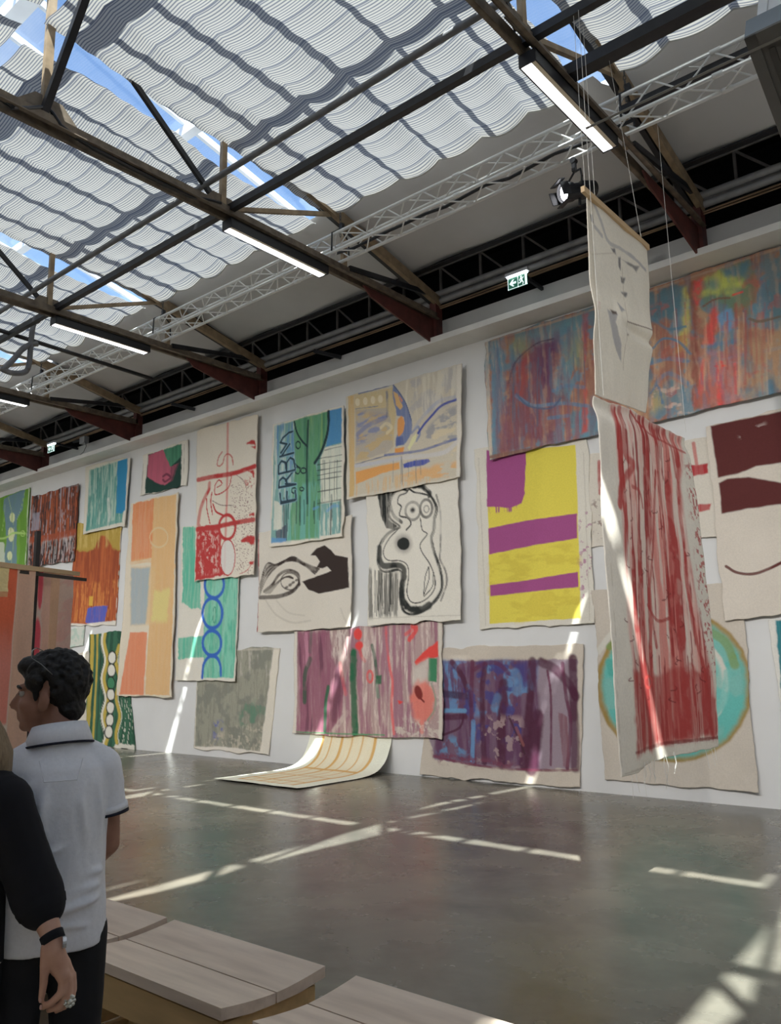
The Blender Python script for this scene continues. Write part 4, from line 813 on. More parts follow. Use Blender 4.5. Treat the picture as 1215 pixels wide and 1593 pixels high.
k.blot((188, 178, 164), .5, .6, .7, 18, reg=[(820, 780), (1150, 780), (1160, 930), (800, 900)]); k.streak((190, 176, 166), .52, .6, .8, 26, 4, reg=[(300, 90), (460, 80), (450, 330), (330, 300)], seed=17); k.line([(340, 860), (380, 800), (440, 720)], 40, (186, 170, 160), .6, dry=.6); k.line([(55, 868), (400, 882), (720, 892)], 10, (66, 132, 88), .9, dry=.2); k.poly([(1130, 36), (1165, 36), (1165, 930), (1138, 930)], (192, 184, 168), .9); k.poly([(25, 110), (62, 108), (52, 880), (25, 880)], (196, 190, 176), .9)
k.build(N_, 'wide mauve canvas streaked with dark green and bright red')
# purple canvas near the floor
k = Cloth('V17', [(110, 82), (1162, 44), (1136, 1052), (16, 972)], off=0.012, seed=15)
k.fill((192, 180, 164)); k.poly([(140, 172), (1124, 160), (1116, 925), (760, 935), (400, 900), (120, 860), (70, 700)], (146, 128, 138), rag=.03); k.poly([(140, 172), (830, 170), (850, 920), (400, 895), (110, 850), (130, 500)], (104, 72, 96), .9, dry=.1, soft=.03); k.blot((90, 132, 176), .5, .6, .85, 4, reg=[(150, 172), (840, 172), (800, 560), (150, 560)]); k.streak((96, 58, 88), .47, .6, .85, 10, 1.4, reg=[(140, 172), (850, 172), (850, 920), (120, 850)], seed=5); k.blot((92, 140, 178), .5, .6, .8, 5, reg=[(120, 700), (360, 700), (360, 840), (130, 820)], seed=9); k.blot((64, 62, 124), .56, .64, .8, 5, reg=[(160, 180), (760, 180), (760, 740), (160, 720)], seed=12)
M_ = (78, 34, 56); p_ = (98, 46, 70)
for q, w_ in (([(380, 180), (375, 500), (400, 880)], 34), ([(470, 200), (450, 400), (470, 880)], 44), ([(600, 330), (590, 600), (590, 890)], 70), ([(800, 175), (790, 400), (770, 600), (740, 900)], 60), ([(1090, 160), (1095, 500), (1106, 920)], 62), ([(860, 180), (960, 230), (1060, 330), (1110, 420)], 60), ([(1015, 190), (1040, 420), (1070, 600), (1050, 920)], 26), ([(905, 240), (930, 420), (930, 900)], 16), ([(840, 560), (815, 740), (800, 930)], 90)): k.line(q, w_, M_ if w_ > 40 else p_, .9, dry=.2)
k.line([(380, 240), (470, 190), (560, 190), (640, 260)], 30, p_, .8, dry=.2); k.line([(240, 180), (320, 300), (370, 480)], 40, M_, .8, dry=.3); k.line([(170, 400), (330, 420)], 50, (66, 44, 70), .8, dry=.5); k.line([(160, 570), (330, 560)], 40, M_, .8, dry=.4); k.line([(170, 520), (330, 520)], 30, (96, 144, 182), .9, dry=.3); k.line([(180, 690), (290, 640), (320, 560)], 16, M_, .8); k.line([(390, 600), (385, 870)], 36, (96, 146, 190), .8, dry=.4); k.line([(680, 260), (700, 320), (690, 380)], 70, (100, 146, 184), .7, dry=.3); k.line([(560, 430), (540, 500)], 60, (96, 138, 176), .7, dry=.4); k.line([(640, 560), (700, 700), (750, 820)], 14, (70, 40, 52), .8); k.line([(690, 640), (740, 760)], 20, (140, 80, 76), .7); k.poly([(980, 530), (1050, 560), (1060, 920), (1020, 910)], (124, 76, 86), .8, dry=.3); k.blot((168, 142, 140), .54, .6, .7, 10, reg=[(480, 560), (740, 560), (720, 900), (420, 880)], seed=23); k.line([(110, 840), (400, 900), (700, 930), (960, 938), (1120, 935)], 16, (110, 44, 68), .8, dry=.5); k.blot((120, 60, 80), .5, .58, .8, 14, fz=24, reg=[(100, 800), (480, 850), (700, 900), (680, 930), (110, 870)], seed=27)
k.c = k.c*0.86
k.build(N_, 'dark purple and blue canvas whose hem nearly reaches the floor', bulge=.035)
# yellow and purple bands
k = Cloth('P2', [(45, 46), (474, 8), (509, 712), (70, 736)], off=0.02, seed=16)
k.fill((194, 188, 174)); k.poly([(90, 60), (430, 30), (453, 692), (105, 713)], (204, 188, 56), rag=.008, soft=.006); k.streak((188, 168, 46), .5, .64, .6, 3, 9, reg=[(95, 420), (450, 400), (453, 692), (105, 713)]); pp = (146, 66, 118)
k.poly([(90, 50), (242, 50), (238, 215), (225, 252), (180, 270), (92, 264)], pp, rag=.012, soft=.006); k.streak(pp, .45, .55, .9, 40, 1, reg=[(92, 250), (215, 250), (200, 285), (95, 292)], soft=.02); k.poly([(96, 348), (250, 318), (436, 291), (438, 386), (280, 412), (101, 448)], pp, rag=.006, soft=.006); k.poly([(104, 566), (260, 544), (440, 514), (442, 572), (280, 588), (106, 608)], pp, rag=.006, soft=.006)
k.blot(pp, .64, .68, .7, 18, reg=[(445, 280), (495, 280), (500, 620), (450, 620)]); k.line([(60, 80), (90, 720)], 3, (168, 160, 146), .6); k.line([(460, 60), (488, 700)], 3, (168, 160, 146), .6)
k.build(N_, 'yellow canvas crossed by purple bands')
# red marks on pale cloth, behind the hanging pair
k = Cloth('P1', [(478, 806), (945, 734), (973, 1118), (493, 1160)], off=0.012, seed=17)
k.fill((190, 182, 168)); rr_ = (156, 40, 44)
k.poly([(800, 850), (935, 836), (936, 874), (800, 896)], rr_, dry=.1); k.poly([(820, 1000), (950, 990), (946, 1016), (820, 1034)], rr_, dry=.15); k.line([(880, 760), (892, 840)], 12, (172, 90, 84), .8); k.line([(520, 830), (524, 950)], 14, rr_, .8, dry=.3); k.blot((90, 50, 48), .64, .68, .6, 20, reg=[(490, 980), (560, 980), (560, 1120), (495, 1120)])
k.build(N_, 'pale canvas with short red bars, half hidden behind the hanging red canvas')
# teal circle
k = Cloth('P2', [(500, 585), (1062, 556), (1131, 1358), (543, 1307)], off=0.014, seed=18)
k.fill((178, 168, 154)); k.ell(808, 950, 282, 276, (142, 116, 56), w=32, dry=.1); k.ell(806, 950, 240, 236, (84, 164, 154), w=74, dry=.15); k.ell(806, 945, 196, 196, (186, 182, 170), w=26); k.ell(812, 945, 158, 170, (96, 166, 156), w=46, dry=.3); k.ell(812, 945, 126, 140, (184, 178, 164), a=1); k.ell(800, 940, 60, 80, (104, 170, 160), w=30, dry=.3)
k.line([(560, 800), (640, 730), (740, 700)], 26, (112, 132, 70), .9, dry=.2); k.line([(900, 720), (1000, 780), (1040, 870)], 30, (114, 136, 72), .9, dry=.2); k.line([(520, 820), (560, 760), (600, 730)], 22, (188, 184, 172), .9); k.line([(1010, 900), (1000, 1000), (960, 1060)], 26, (100, 170, 160), .9, dry=.3); k.poly([(925, 790), (945, 800), (930, 812)], (170, 130, 70)); k.line([(570, 900), (560, 860)], 30, (66, 150, 138), .9)
k.build(N_, 'beige canvas with a large teal and ochre ring, near the floor at right', bulge=.035)
# maroon shapes
k = Cloth('P2', [(928, -44), (1400, -142), (1420, 655), (996, 698)], off=0.06, seed=19)
k.fill((188, 178, 164)); mr = (84, 38, 36)
k.poly([(946, -42), (1400, -138), (1400, 70), (1215, 98), (1120, 112), (1050, 140), (976, 154)], mr, rag=.008); k.poly([(978, 176), (1010, 160), (1090, 152), (1215, 174), (1400, 210), (1400, 235), (1215, 256), (1080, 274), (990, 292)], mr, rag=.008); k.line([(1006, 494), (1050, 518), (1120, 520), (1215, 480), (1320, 420)], 10, (88, 40, 36), 1, dry=.1); k.blot((196, 180, 172), .6, .64, .8, 10, reg=[(1060, -30), (1150, -50), (1150, -10), (1060, 0)])
k.build(N_, 'beige canvas with two large maroon shapes and a thin arc, at the right edge')
# sliver of a teal canvas at the right edge
k = Cloth('P2', [(1165, 702), (1320, 690), (1350, 1110), (1216, 1046)], off=0.02, seed=20)
k.fill((206, 202, 192)); k.poly([(1196, 702), (1320, 690), (1345, 1090), (1222, 1030)], (34, 112, 120), rag=.02, dry=.1); k.streak((92, 150, 150), .52, .62, .6, 14, 1.2, reg=[(1200, 702), (1320, 690), (1345, 1090), (1222, 1030)])
k.build(N_, 'teal canvas with a pale border, cut off by the right edge')
# two little pale canvases by the rack
k = Cloth('Z5', [(302, 922), (379, 913), (374, 1001), (299, 1006)], off=0.02, seed=21); k.fill((186, 188, 176)); k.blot((150, 176, 160), .48, .62, .6, 8); k.build(N_, 'tiny pale grey-green canvas beside the wooden rack')
k = Cloth('Z5', [(318, 1045), (402, 1020), (392, 1345), (312, 1352)], off=0.02, seed=22); k.fill((190, 182, 166)); k.line([(330, 1060), (395, 1030)], 5, (150, 142, 128), .7); k.build(N_, "creased beige canvas just behind the man's head")
# green and mustard canvas of discs
k = Cloth('Z5', [(408, 943), (566, 928), (607, 1466), (383, 1440)], off=0.02, seed=23)
k.fill((52, 96, 72)); k.streak((34, 70, 54), .48, .6, .8, 16, 1.2); k.streak((190, 190, 172), .6, .64, .8, 26, 2.2, reg=[(545, 1230), (600, 1230), (604, 1440), (540, 1440)]); my = (176, 152, 56)
k.poly([(410, 945), (425, 944), (402, 1440), (384, 1440)], my, dry=.2); k.line([(440, 945), (420, 1440)], 17, my, 1, dry=.2); k.line([(455, 945), (436, 1440)], 6, (40, 44, 36), .8)
wv = [(468+8*math.sin(y/27.0), y) for y in range(945, 1440, 12)]; k.line(wv, 30, (208, 204, 186)); k.line([(x+9, y) for x, y in wv], 24, my); k.line([(x-8, y) for x, y in wv], 4, (34, 36, 30), .9); wv2 = [(530-8*math.sin(y/27.0), y) for y in range(1000, 1440, 12)]; k.line(wv2, 22, my); k.line([(x+10, y) for x, y in wv2], 6, (206, 204, 188), .8)
for y, c_ in ((1050, 0), (1108, 0), (1165, 1), (1217, 0), (1275, 0), (1332, 0), (1385, 0)):
    x = 506-(y-1050)*.05; k.ell(x, y, 20, 31, (36, 40, 34)); k.ell(x, y, 16, 25, (60, 120, 84) if c_ else (210, 206, 192))
k.poly([(520, 1440), (610, 1440), (610, 1470), (500, 1468)], (204, 198, 184), .9, rag=.05)
k.build(N_, 'dark green canvas with mustard waves and a column of white discs')
# very wide multicoloured canvas
k = Cloth('V19', [(22, 392), (1420, -64), (1440, 545), (42, 866)], off=0.07, seed=24, step=1.7)
k.fill((150, 108, 84)); k.blot((168, 132, 98), .45, .62, .8, 3); k.streak((140, 84, 70), .48, .62, .7, 6, 2.0, seed=4); k.blot((82, 118, 130), .5, .6, .85, 2.6, seed=9); k.blot((84, 124, 140), .55, .62, .8, 5, fz=3, seed=10)
k.poly([(110, 620), (170, 440), (250, 380), (330, 400), (320, 560), (300, 800), (90, 830), (80, 760)], (116, 64, 74), .9, soft=.15, rag=.2, dry=.15); k.streak((132, 84, 92), .48, .6, .7, 14, .9, reg=[(80, 640), (460, 620), (470, 790), (80, 840)], seed=13); k.poly([(240, 390), (320, 370), (315, 520), (270, 560), (235, 520)], (86, 52, 84), .8, soft=.08, rag=.1, dry=.2); k.poly([(150, 500), (190, 440), (200, 560), (140, 640)], (150, 62, 56), .7, soft=.08, rag=.1)
k.poly([(50, 395), (90, 380), (100, 600), (80, 830), (55, 840)], (82, 122, 142), .85, soft=.04, rag=.06, dry=.25); k.poly([(330, 310), (420, 290), (420, 500), (330, 520)], (86, 124, 132), .8, soft=.1, rag=.15); k.ell(160, 410, 40, 34, (138, 130, 72), a=.6, soft=.12); k.ell(395, 440, 36, 60, (140, 132, 76), a=.6, soft=.14)
k.poly([(415, 285), (440, 275), (440, 380), (425, 480), (440, 740), (415, 760), (428, 500)], (176, 68, 58), .9, soft=.03, rag=.05, dry=.2)
for q in ([(300, 590), (350, 570), (420, 575)], [(150, 610), (220, 650), (330, 640), (440, 650)], [(280, 700), (360, 690)], [(900, 410), (960, 400), (1030, 390)], [(920, 430), (1000, 455), (1070, 440)], [(690, 480), (760, 460), (840, 470)], [(700, 580), (760, 520), (840, 560)], [(1150, 430), (1215, 415)]): k.line(q, 16, (80, 116, 144), .8, dry=.3)
k.poly([(680, 195), (830, 160), (830, 230), (780, 290), (690, 290)], (76, 108, 118), .9, soft=.06, rag=.12); k.poly([(828, 175), (848, 165), (850, 330), (835, 420), (800, 430), (820, 300)], (184, 172, 62), .9, soft=.05, rag=.06, dry=.15); k.poly([(840, 150), (880, 140), (880, 400), (890, 660), (860, 670), (860, 400)], (128, 66, 54), .9, soft=.03, rag=.06, dry=.2); k.poly([(865, 145), (905, 132), (900, 200), (872, 260)], (200, 62, 52), .95, soft=.03, rag=.06)
k.poly([(890, 150), (1080, 80), (1110, 150), (1090, 280), (1000, 250), (900, 250)], (100, 122, 92), .85, soft=.08, rag=.15, dry=.1); k.poly([(910, 140), (1000, 105), (1060, 160), (960, 200), (915, 190)], (176, 180, 66), .85, soft=.08, rag=.12); k.poly([(980, 100), (1080, 85), (1060, 125), (990, 130)], (82, 116, 122), .9, soft=.04, rag=.05); k.ell(940, 160, 26, 22, (84, 118, 118), a=.8, soft=.06)
k.poly([(1110, 70), (1215, 40), (1215, 300), (1160, 310), (1150, 120)], (84, 116, 124), .8, soft=.08, rag=.15); k.poly([(920, 330), (930, 260), (960, 238), (962, 330), (940, 400), (905, 395)], (206, 70, 58), .95, soft=.04, rag=.05); k.poly([(962, 290), (985, 260), (1015, 262), (1028, 330), (1000, 360), (965, 350)], (96, 134, 166), .95, soft=.02, rag=.03); k.line([(1020, 205), (1060, 192)], 8, (206, 64, 50)); k.ell(1116, 258, 24, 22, (86, 124, 138), soft=.02); k.poly([(1040, 260), (1075, 250), (1080, 400), (1050, 420)], (140, 78, 56), .7, soft=.06, rag=.08)
k.poly([(890, 450), (1050, 440), (1050, 640), (900, 665)], (186, 110, 98), .7, soft=.1, rag=.12, dry=.2); k.line([(968, 480), (965, 540), (975, 640)], 24, (216, 66, 58), .9, dry=.2); k.line([(905, 470), (890, 600)], 20, (200, 72, 64), .7, dry=.3); k.line([(950, 490), (990, 488)], 8, (216, 60, 50)); k.line([(1030, 480), (1035, 600)], 10, (206, 74, 70), .7); k.poly([(1070, 400), (1215, 330), (1400, 300), (1400, 560), (1080, 620)], (164, 132, 96), .7, soft=.1, rag=.15); k.line([(1170, 560), (1175, 600)], 26, (84, 122, 142), .9, dry=.3); k.blot((170, 84, 70), .62, .68, .5, 6, reg=[(690, 250), (1215, 100), (1215, 640), (690, 690)], seed=44); k.poly([(690, 560), (740, 600), (740, 650), (690, 690)], (176, 150, 70), .6, soft=.08)
k.streak((196, 166, 146), .56, .62, .6, 8, 14, reg=[(690, 580), (860, 560), (860, 680), (690, 700)], seed=48)
k.line([(30, 395), (48, 860)], 20, (176, 164, 146), .9, dry=.1); k.line([(48, 856), (470, 778), (1215, 625), (1440, 540)], 16, (118, 84, 70), .9, dry=.2); k.line([(30, 390), (460, 262), (1215, 12)], 10, (158, 132, 112), .8, dry=.3)
k.streak((186, 148, 112), .56, .64, .3, 16, 1.6, seed=61, breakup=.4); k.streak((74, 112, 134), .58, .65, .35, 13, 2.2, seed=64, breakup=.4); k.streak((120, 60, 58), .58, .66, .3, 18, 1.3, seed=67, breakup=.3)
k.streak((104, 66, 88), .54, .64, .35, 20, .9, reg=[(70, 420), (460, 300), (470, 780), (60, 840)], seed=70); k.drips((70, 92, 112), 14, 80, 440, 420, 780, 6, .6, 21); k.drips((160, 70, 62), 16, 700, 1200, 220, 620, 7, .6, 22); k.drips((190, 156, 120), 14, 700, 1200, 250, 640, 6, .5, 23)
for q, w_, c_ in (([(120, 560), (150, 470), (230, 400), (300, 380)], 7, (78, 60, 74)), ([(150, 600), (200, 650), (290, 660), (330, 620)], 9, (70, 84, 110)), ([(700, 300), (760, 340), (830, 330)], 10, (74, 112, 132)), ([(700, 420), (740, 380), (800, 390), (850, 440)], 9, (76, 114, 138)), ([(690, 600), (720, 570), (740, 640)], 9, (70, 104, 134)), ([(900, 250), (950, 220), (1010, 215)], 8, (120, 80, 60)), ([(1090, 300), (1130, 310), (1215, 290)], 10, (110, 90, 70))): k.line(q, w_, c_, .8, dry=.3)
k.c = (k.c*0.94 + k.c.mean(axis=2, keepdims=True)*0.06)*1.12
k.build(N_, 'very wide multicoloured canvas under the ledge at upper right', wave=.02)

# canvas that slides down the wall onto the floor
def floor_canvas():
    x0, x1 = -10.24, -8.45
    prof = [(9.974, 1.0), (9.973, 0.75), (9.968, 0.58), (9.94, 0.42), (9.83, 0.20), (9.68, 0.08), (9.50, 0.03), (9.25, 0.012), (8.9, 0.010), (8.5, 0.010), (8.2, 0.012), (7.97, 0.022)]
    prof = [tuple(p) for p in smooth_pts(prof, 8)]; P_ = np.array(prof); d = np.r_[0, np.cumsum(np.linalg.norm(np.diff(P_, axis=0), axis=1))]
    n = 150; t = np.linspace(0, d[-1], n); yy, zz = np.interp(t, d, P_[:, 0]), np.interp(t, d, P_[:, 1]); nx = 110
    x = np.linspace(x0, x1, nx); X, T = np.meshgrid(x, t); Y = np.repeat(yy[:, None], nx, 1); Zc = np.repeat(zz[:, None], nx, 1)
    X = X + (T/d[-1])**2*0.0 + 0.01*np.sin(T*5)*np.where((X < x0+.05) | (X > x1-.05), 1, 0)
    Y = Y - 0.02*(fbm(X*2, T*0, 3)-.5)*(T > d[-1]*.95); Zc = Zc + 0.010*fbm(X*3, T*2, 5)*(T > .9)
    C_ = np.ones(X.shape+(3,))*np.clip(s2l((214, 204, 186))/KILL, 0, .9); C_ *= (1+.08*(fbm(X*3, T*3, 8)-.5))[..., None]
    def put(m, c):
        nonlocal C_
        m = np.clip(m, 0, 1)[..., None]; C_ = C_*(1-m)+np.clip(s2l(c)/KILL, 0, .9)*m
    oc = (188, 148, 86); xi0, xi1 = x0+.30, x1-.30; T0, T1 = 0.0, d[-1]-.22
    put(sstep(.02, -.02, np.maximum(np.maximum(xi0-X, X-xi1), T-T1)+.03*(fbm(X*8, T*8, 2)-.5))*.45*(0.6+.8*(fbm(X*18, T*1.5, 6)-.3)), (204, 172, 116))
    for i, xv in enumerate((xi0+.02, xi0+.22, xi0+.46, xi0+.68, xi0+.90, xi1-.02)):
        wv_ = .028 if i in (0, 5, 2) else .016
        put(sstep(wv_*1.3, wv_*.7, np.abs(X-xv+.02*(fbm(X*0, T*3, i)-.5)))*(.95 if wv_ > .02 else .75)*(T < T1), oc)
    for tv, wv_ in ((1.18, .035), (1.75, .018), (2.25, .02), (2.5, .014)): put(sstep(wv_*1.3, wv_*.7, np.abs(T-tv+.03*(fbm(X*3, T*0, 4)-.5)))*.9*((X > xi0) & (X < xi1)), oc)
    co = np.stack([X, Y, Zc], -1)
    grid_object('floor_canvas', co, C_, M_canvas, 'cream canvas with ochre grid lines curling from the wall onto the floor', 'canvas')
floor_canvas()
# ------------------------------------------------------------------ hanging pair of canvases (plane square to the wall)
M_wood = mat('pale_batten_wood', (206, 176, 136), 0.6, 0.12, 5.0, 0.05, stretch=(1, 0.15, 1))
M_string = mat('white_cord', (225, 222, 214), 0.7, 0.03, 30)
def cord(parent, p, q, r=0.0019):
    ob = MB().tube(p, q, r, 5).build('cord', M_string, parent); ob.matrix_parent_inverse = Matrix.Translation(parent.location).inverted(); return ob
ha = empty('hanging_canvas', (-2.64, 6.2, 3.6)); tag(ha, 'beige canvas with grey patches hanging from a wooden batten on cords', 'canvas')
k = Cloth('VH', [(70, 70), (452, 436), (440, 1515), (120, 1398)], ax=0, val=-2.64, seed=61, step=1.2, edge=.01)
k.fill((204, 196, 180)); g1, g2 = (150, 147, 146), (112, 108, 106)
k.poly([(74, 70), (108, 110), (142, 1400), (120, 1400)], (190, 180, 162), .8, soft=.02); k.line([(100, 130), (110, 600), (130, 1100), (150, 1400)], 6, (170, 158, 138), .7, dry=.4)
k.line([(105, 130), (150, 260), (200, 400), (280, 450), (350, 500), (425, 590)], 26, g1, .8, dry=.2, rag=.4); k.line([(120, 300), (160, 360)], 26, g1, .7); k.poly([(90, 215), (105, 215), (116, 280), (100, 262)], g2); k.poly([(212, 440), (240, 445), (248, 495), (225, 470)], g2); k.poly([(258, 505), (275, 500), (270, 585), (262, 565)], g2)
k.poly([(262, 505), (330, 540), (390, 565), (370, 610), (350, 570), (290, 530)], g2, .9); k.poly([(275, 640), (300, 640), (290, 675), (276, 668)], g2); k.poly([(276, 735), (312, 738), (296, 768)], g2); k.poly([(248, 805), (290, 855), (262, 860)], g1)
k.poly([(175, 850), (235, 880), (220, 930), (270, 1080), (274, 1190), (230, 1090), (205, 1010)], g1, .9, rag=.02); k.poly([(190, 845), (230, 862), (232, 885), (205, 880)], (84, 72, 66)); k.line([(280, 560), (290, 800), (292, 930), (286, 1240)], 5, (160, 148, 130), .7); k.line([(292, 930), (400, 970), (470, 1000)], 8, (110, 94, 82), .8); k.line([(100, 480), (240, 475)], 4, (176, 164, 146), .7)  # includes a brown line painting in the dark of the horizontal fold
k.ell(296, 1015, 8, 10, (126, 112, 98))
for i in range(9): k.ell(116+(i % 2)*12, 796+i*6, 3, 3, (168, 70, 84))
def fold_up(s): return 0.05*np.sin(s.V*math.pi)*(s.U-.4) - 0.045*np.exp(-((s.V-.60)/.03)**2)*sstep(.35, .8, s.U) + 0.03*np.exp(-((s.V-.6)/.1)**2)
k.build('canvas', None, None, wave=.03, parent=ha, bulge=.01, depth=fold_up); [o for o in bpy.data.objects if o.parent == ha][0].pop('category', None)
ob = MB().box((-2.64, 6.22, 5.345), (0.032, 1.27, 0.05)).build('batten', M_wood, ha); ob.matrix_parent_inverse = Matrix.Translation(ha.location).inverted()
for (y, zt) in ((5.63, 6.955), (5.80, 6.955), (6.72, 6.94)): cord(ha, (-2.64, y, 5.37), (-2.64, y if y < 6 else 6.30, zt))
hr = empty('hanging_canvas', (-2.57, 6.4, 0.9)); tag(hr, 'long cream canvas streaked with red, hanging at right nearly to the floor', 'canvas')
k = Cloth('P2', [(512, -166), (856, 0), (966, 1176), (588, 1290)], ax=0, val=-2.57, seed=62, step=1.2, edge=.02)
k.fill((206, 198, 184)); rd, rw = (160, 50, 46), (196, 110, 100)
reg = [(572, -118), (640, -105), (730, -60), (846, -6), (826, 180), (848, 430), (872, 620), (905, 820), (945, 1010), (962, 1140), (880, 1150), (760, 1180), (658, 1208), (640, 900), (622, 560), (590, 200)]
k.poly(reg, (206, 150, 138), .7, rag=.03, dry=.3); k.streak(rw, .48, .6, .8, 9, .6, reg=reg, seed=9); k.streak((218, 200, 186), .5, .58, .9, 12, .8, reg=reg, seed=6); k.streak(rd, .53, .6, .95, 11, .7, reg=reg, breakup=.3); k.streak((140, 40, 38), .6, .64, .9, 22, 1.1, reg=reg, seed=15)
k.poly([(640, 900), (700, 860), (760, 900), (880, 880), (945, 1000), (962, 1140), (880, 1150), (760, 1180), (658, 1208)], (160, 52, 48), .85, soft=.04, rag=.08, dry=.25)
for q, w_ in (([(600, -110), (610, 60), (640, 110), (600, 180), (592, 260)], 34), ([(740, 130), (735, 400), (730, 600), (760, 800)], 20), ([(640, -100), (700, -30), (800, 30), (850, 60)], 12), ([(780, -40), (800, 40), (815, 150)], 22), ([(640, 190), (670, 210), (685, 270)], 16), ([(840, 450), (850, 600), (870, 760), (900, 900), (930, 1100)], 26), ([(680, 700), (690, 900), (700, 1190)], 30), ([(720, 640), (760, 700), (800, 690)], 12), ([(585, -110), (585, 40)], 14)): k.line(q, w_, rd, .9, dry=.25, rag=.35)
r__ = random.Random(5)
for _ in range(46):
    x, y = r__.uniform(610, 900), r__.uniform(40, 1000)
    if x > 800+y*.12: continue
    k.line([(x, y), (x+r__.uniform(-10, 10), y+r__.uniform(6, 14)), (x+r__.uniform(-16, 16), y+r__.uniform(10, 24))], 4, (110, 34, 34), .8)
k.ell(726, 935, 20, 22, (186, 66, 60), w=12); k.line([(650, 1206), (800, 1170), (960, 1146)], 12, (120, 36, 36), .8, dry=.4, rag=.5)
k.line([(600, 1285), (780, 1235), (900, 1195)], 5, (170, 158, 140), .7); k.line([(560, 400), (590, 1280)], 4, (176, 166, 148), .6); k.blot(rd, .6, .64, .8, 30, reg=[(845, 100), (880, 100), (940, 900), (900, 900)])
def fold_rd(s): return 0.05*np.sin(s.U*7+s.V*1.5)*(.25+.75*s.V) + 0.05*(s.U-.5)*np.sin(s.V*3) - 0.03*np.exp(-((s.V-.02)/.03)**2)
k.build('canvas', None, None, wave=.03, parent=hr, bulge=.015, depth=fold_rd); [o for o in bpy.data.objects if o.parent == hr][0].pop('category', None)
# frayed threads and folded hem
mb = MB(); r__ = random.Random(8)
for i in range(14):
    y = 5.46+r__.random()*1.8; z = 0.86+0.04*(y-5.4)
    mb.path([(-2.565, y, z+.05), (-2.56+r__.uniform(-.02, .02), y+r__.uniform(-.01, .01), z-.03), (-2.56+r__.uniform(-.02, .02), y+r__.uniform(-.02, .02), z-r__.uniform(.06, .2))], 0.002, 4)
ob = mb.build('frayed_threads', M_string, hr); ob.matrix_parent_inverse = Matrix.Translation(hr.location).inverted()
cord(hr, (-2.57, 5.56, 3.6), (-2.58, 5.60, 6.955)); cord(hr, (-2.57, 7.22, 3.66), (-2.70, 7.53, 7.01))

# ------------------------------------------------------------------ exit signs
M_green = mat('exit_green', (22, 92, 66), 0.4, 0.05, 4, emit=((0.02, 0.12, 0.08), 0.5))
M_signw = mat('exit_white', (240, 250, 248), 0.4, 0.0, 1, emit=((0.8, 0.95, 0.95), 0.8))
M_signl = mat('exit_lamp', (255, 255, 255), 0.4, 0.0, 1, emit=((0.85, 0.95, 1.0), 7.0))
def exit_sign(x, label):
    e = empty('exit_sign', (x, 9.3, 6.83)); tag(e, label, 'sign', 'emergency exit signs')
    MB().box((0, 0, 0.0), (0.31, 0.012, 0.17)).build('panel', M_green, e)
    MB().box((0, 0.0, 0.135), (0.36, 0.07, 0.045)).build('housing', mat('sign_housing', (200, 202, 206), 0.5, 0.05), e)
    MB().box((0, -0.005, 0.10), (0.31, 0.05, 0.028)).build('lamp_tube', M_signl, e)
    fr = MB()
    for a, b in (((-.15, -.08), (.15, -.08)), ((-.15, -.08), (-.15, .085)), ((.15, -.08), (.15, .085)), ((0.01, -.08), (0.01, .085))): fr.mm((a[0]-.004, -.009, a[1]-.004), (b[0]+.004, -.006, b[1]+.004))
    fr.build('frame', M_signw, e)
    ar = MB(); ar.prism([(-.13, -.0095, 0), (-.075, -.0095, .05), (-.05, -.0095, .05), (-.08, -.0095, .015), (-.02, -.0095, .015), (-.02, -.0095, -.015), (-.08, -.0095, -.015), (-.05, -.0095, -.05), (-.075, -.0095, -.05)], (0, .003, 0)); ar.build('arrow', M_signw, e)
    mn = MB(); y = -.0085
    mn.mm((.12, y, -.075), (.145, y+.002, .075)); mn.build('doorway_mark', M_signw, e)
    mn = MB(); mn.box((.062, y, .055), (.022, .003, .022))
    for p, q, w_ in (((.058, .04), (.075, -.005), .022), ((.06, .035), (.035, .01), .010), ((.035, .01), (.05, -.012), .009), ((.06, .03), (.09, .025), .010), ((.09, .025), (.10, .045), .009), ((.075, -.005), (.095, -.035), .014), ((.095, -.035), (.085, -.07), .012), ((.072, -.008), (.045, -.03), .014), ((.045, -.03), (.022, -.03), .012)):
        mn.beam((p[0], y, p[1]), (q[0], y, q[1]), w_, .003, up=(0, 1, 0))
    mn.build('running_figure', M_signw, e)
    MB().beam((0.02, 0.03, 0.14), (0.02, 0.655, 0.12), 0.04, 0.05).build('arm', M_black, e)
    return e
exit_sign(-5.45, 'lit green exit sign with arrow, on an arm above the ledge at centre')
exit_sign(-18.35, 'lit exit sign far off above the ledge at the left')
# small flood lamp and wire beyond the far exit sign
e = empty('flood_lamp', tuple(at(131, 685, 1, 9.7))); MB().box((0, 0, 0), (0.22, 0.12, 0.16)).build('body', mat('lamp_grey', (150, 150, 150), 0.5, 0.1), e); MB().beam((-0.5, 0, 0.05), (0.0, 0, 0.02), 0.04, 0.04).build('arm', M_black, e)
MB().path([(0.1, -.02, -.05), (0.16, -.03, -.18), (0.05, -.03, -.3), (-.2, -.02, -.36)], 0.006, 5).build('cable', MATS['black_rubber'], e); tag(e, 'small grey flood lamp on an arm near the far exit sign', 'lamp')
for i, (qx, qy, lb) in enumerate(((528, 555, 'short dark bracket under the pipes between the two middle trusses'), (300, 636, 'short dark bracket under the pipes left of the middle trusses'))):
    p = at(qx, qy, 1, 9.9); tag(MB().beam((p[0]-0.35, 9.62, p[2]+.12), (p[0], 9.95, p[2]), 0.05, 0.06).build('pipe_bracket', M_black), lb, 'bracket', 'brackets in the eaves')

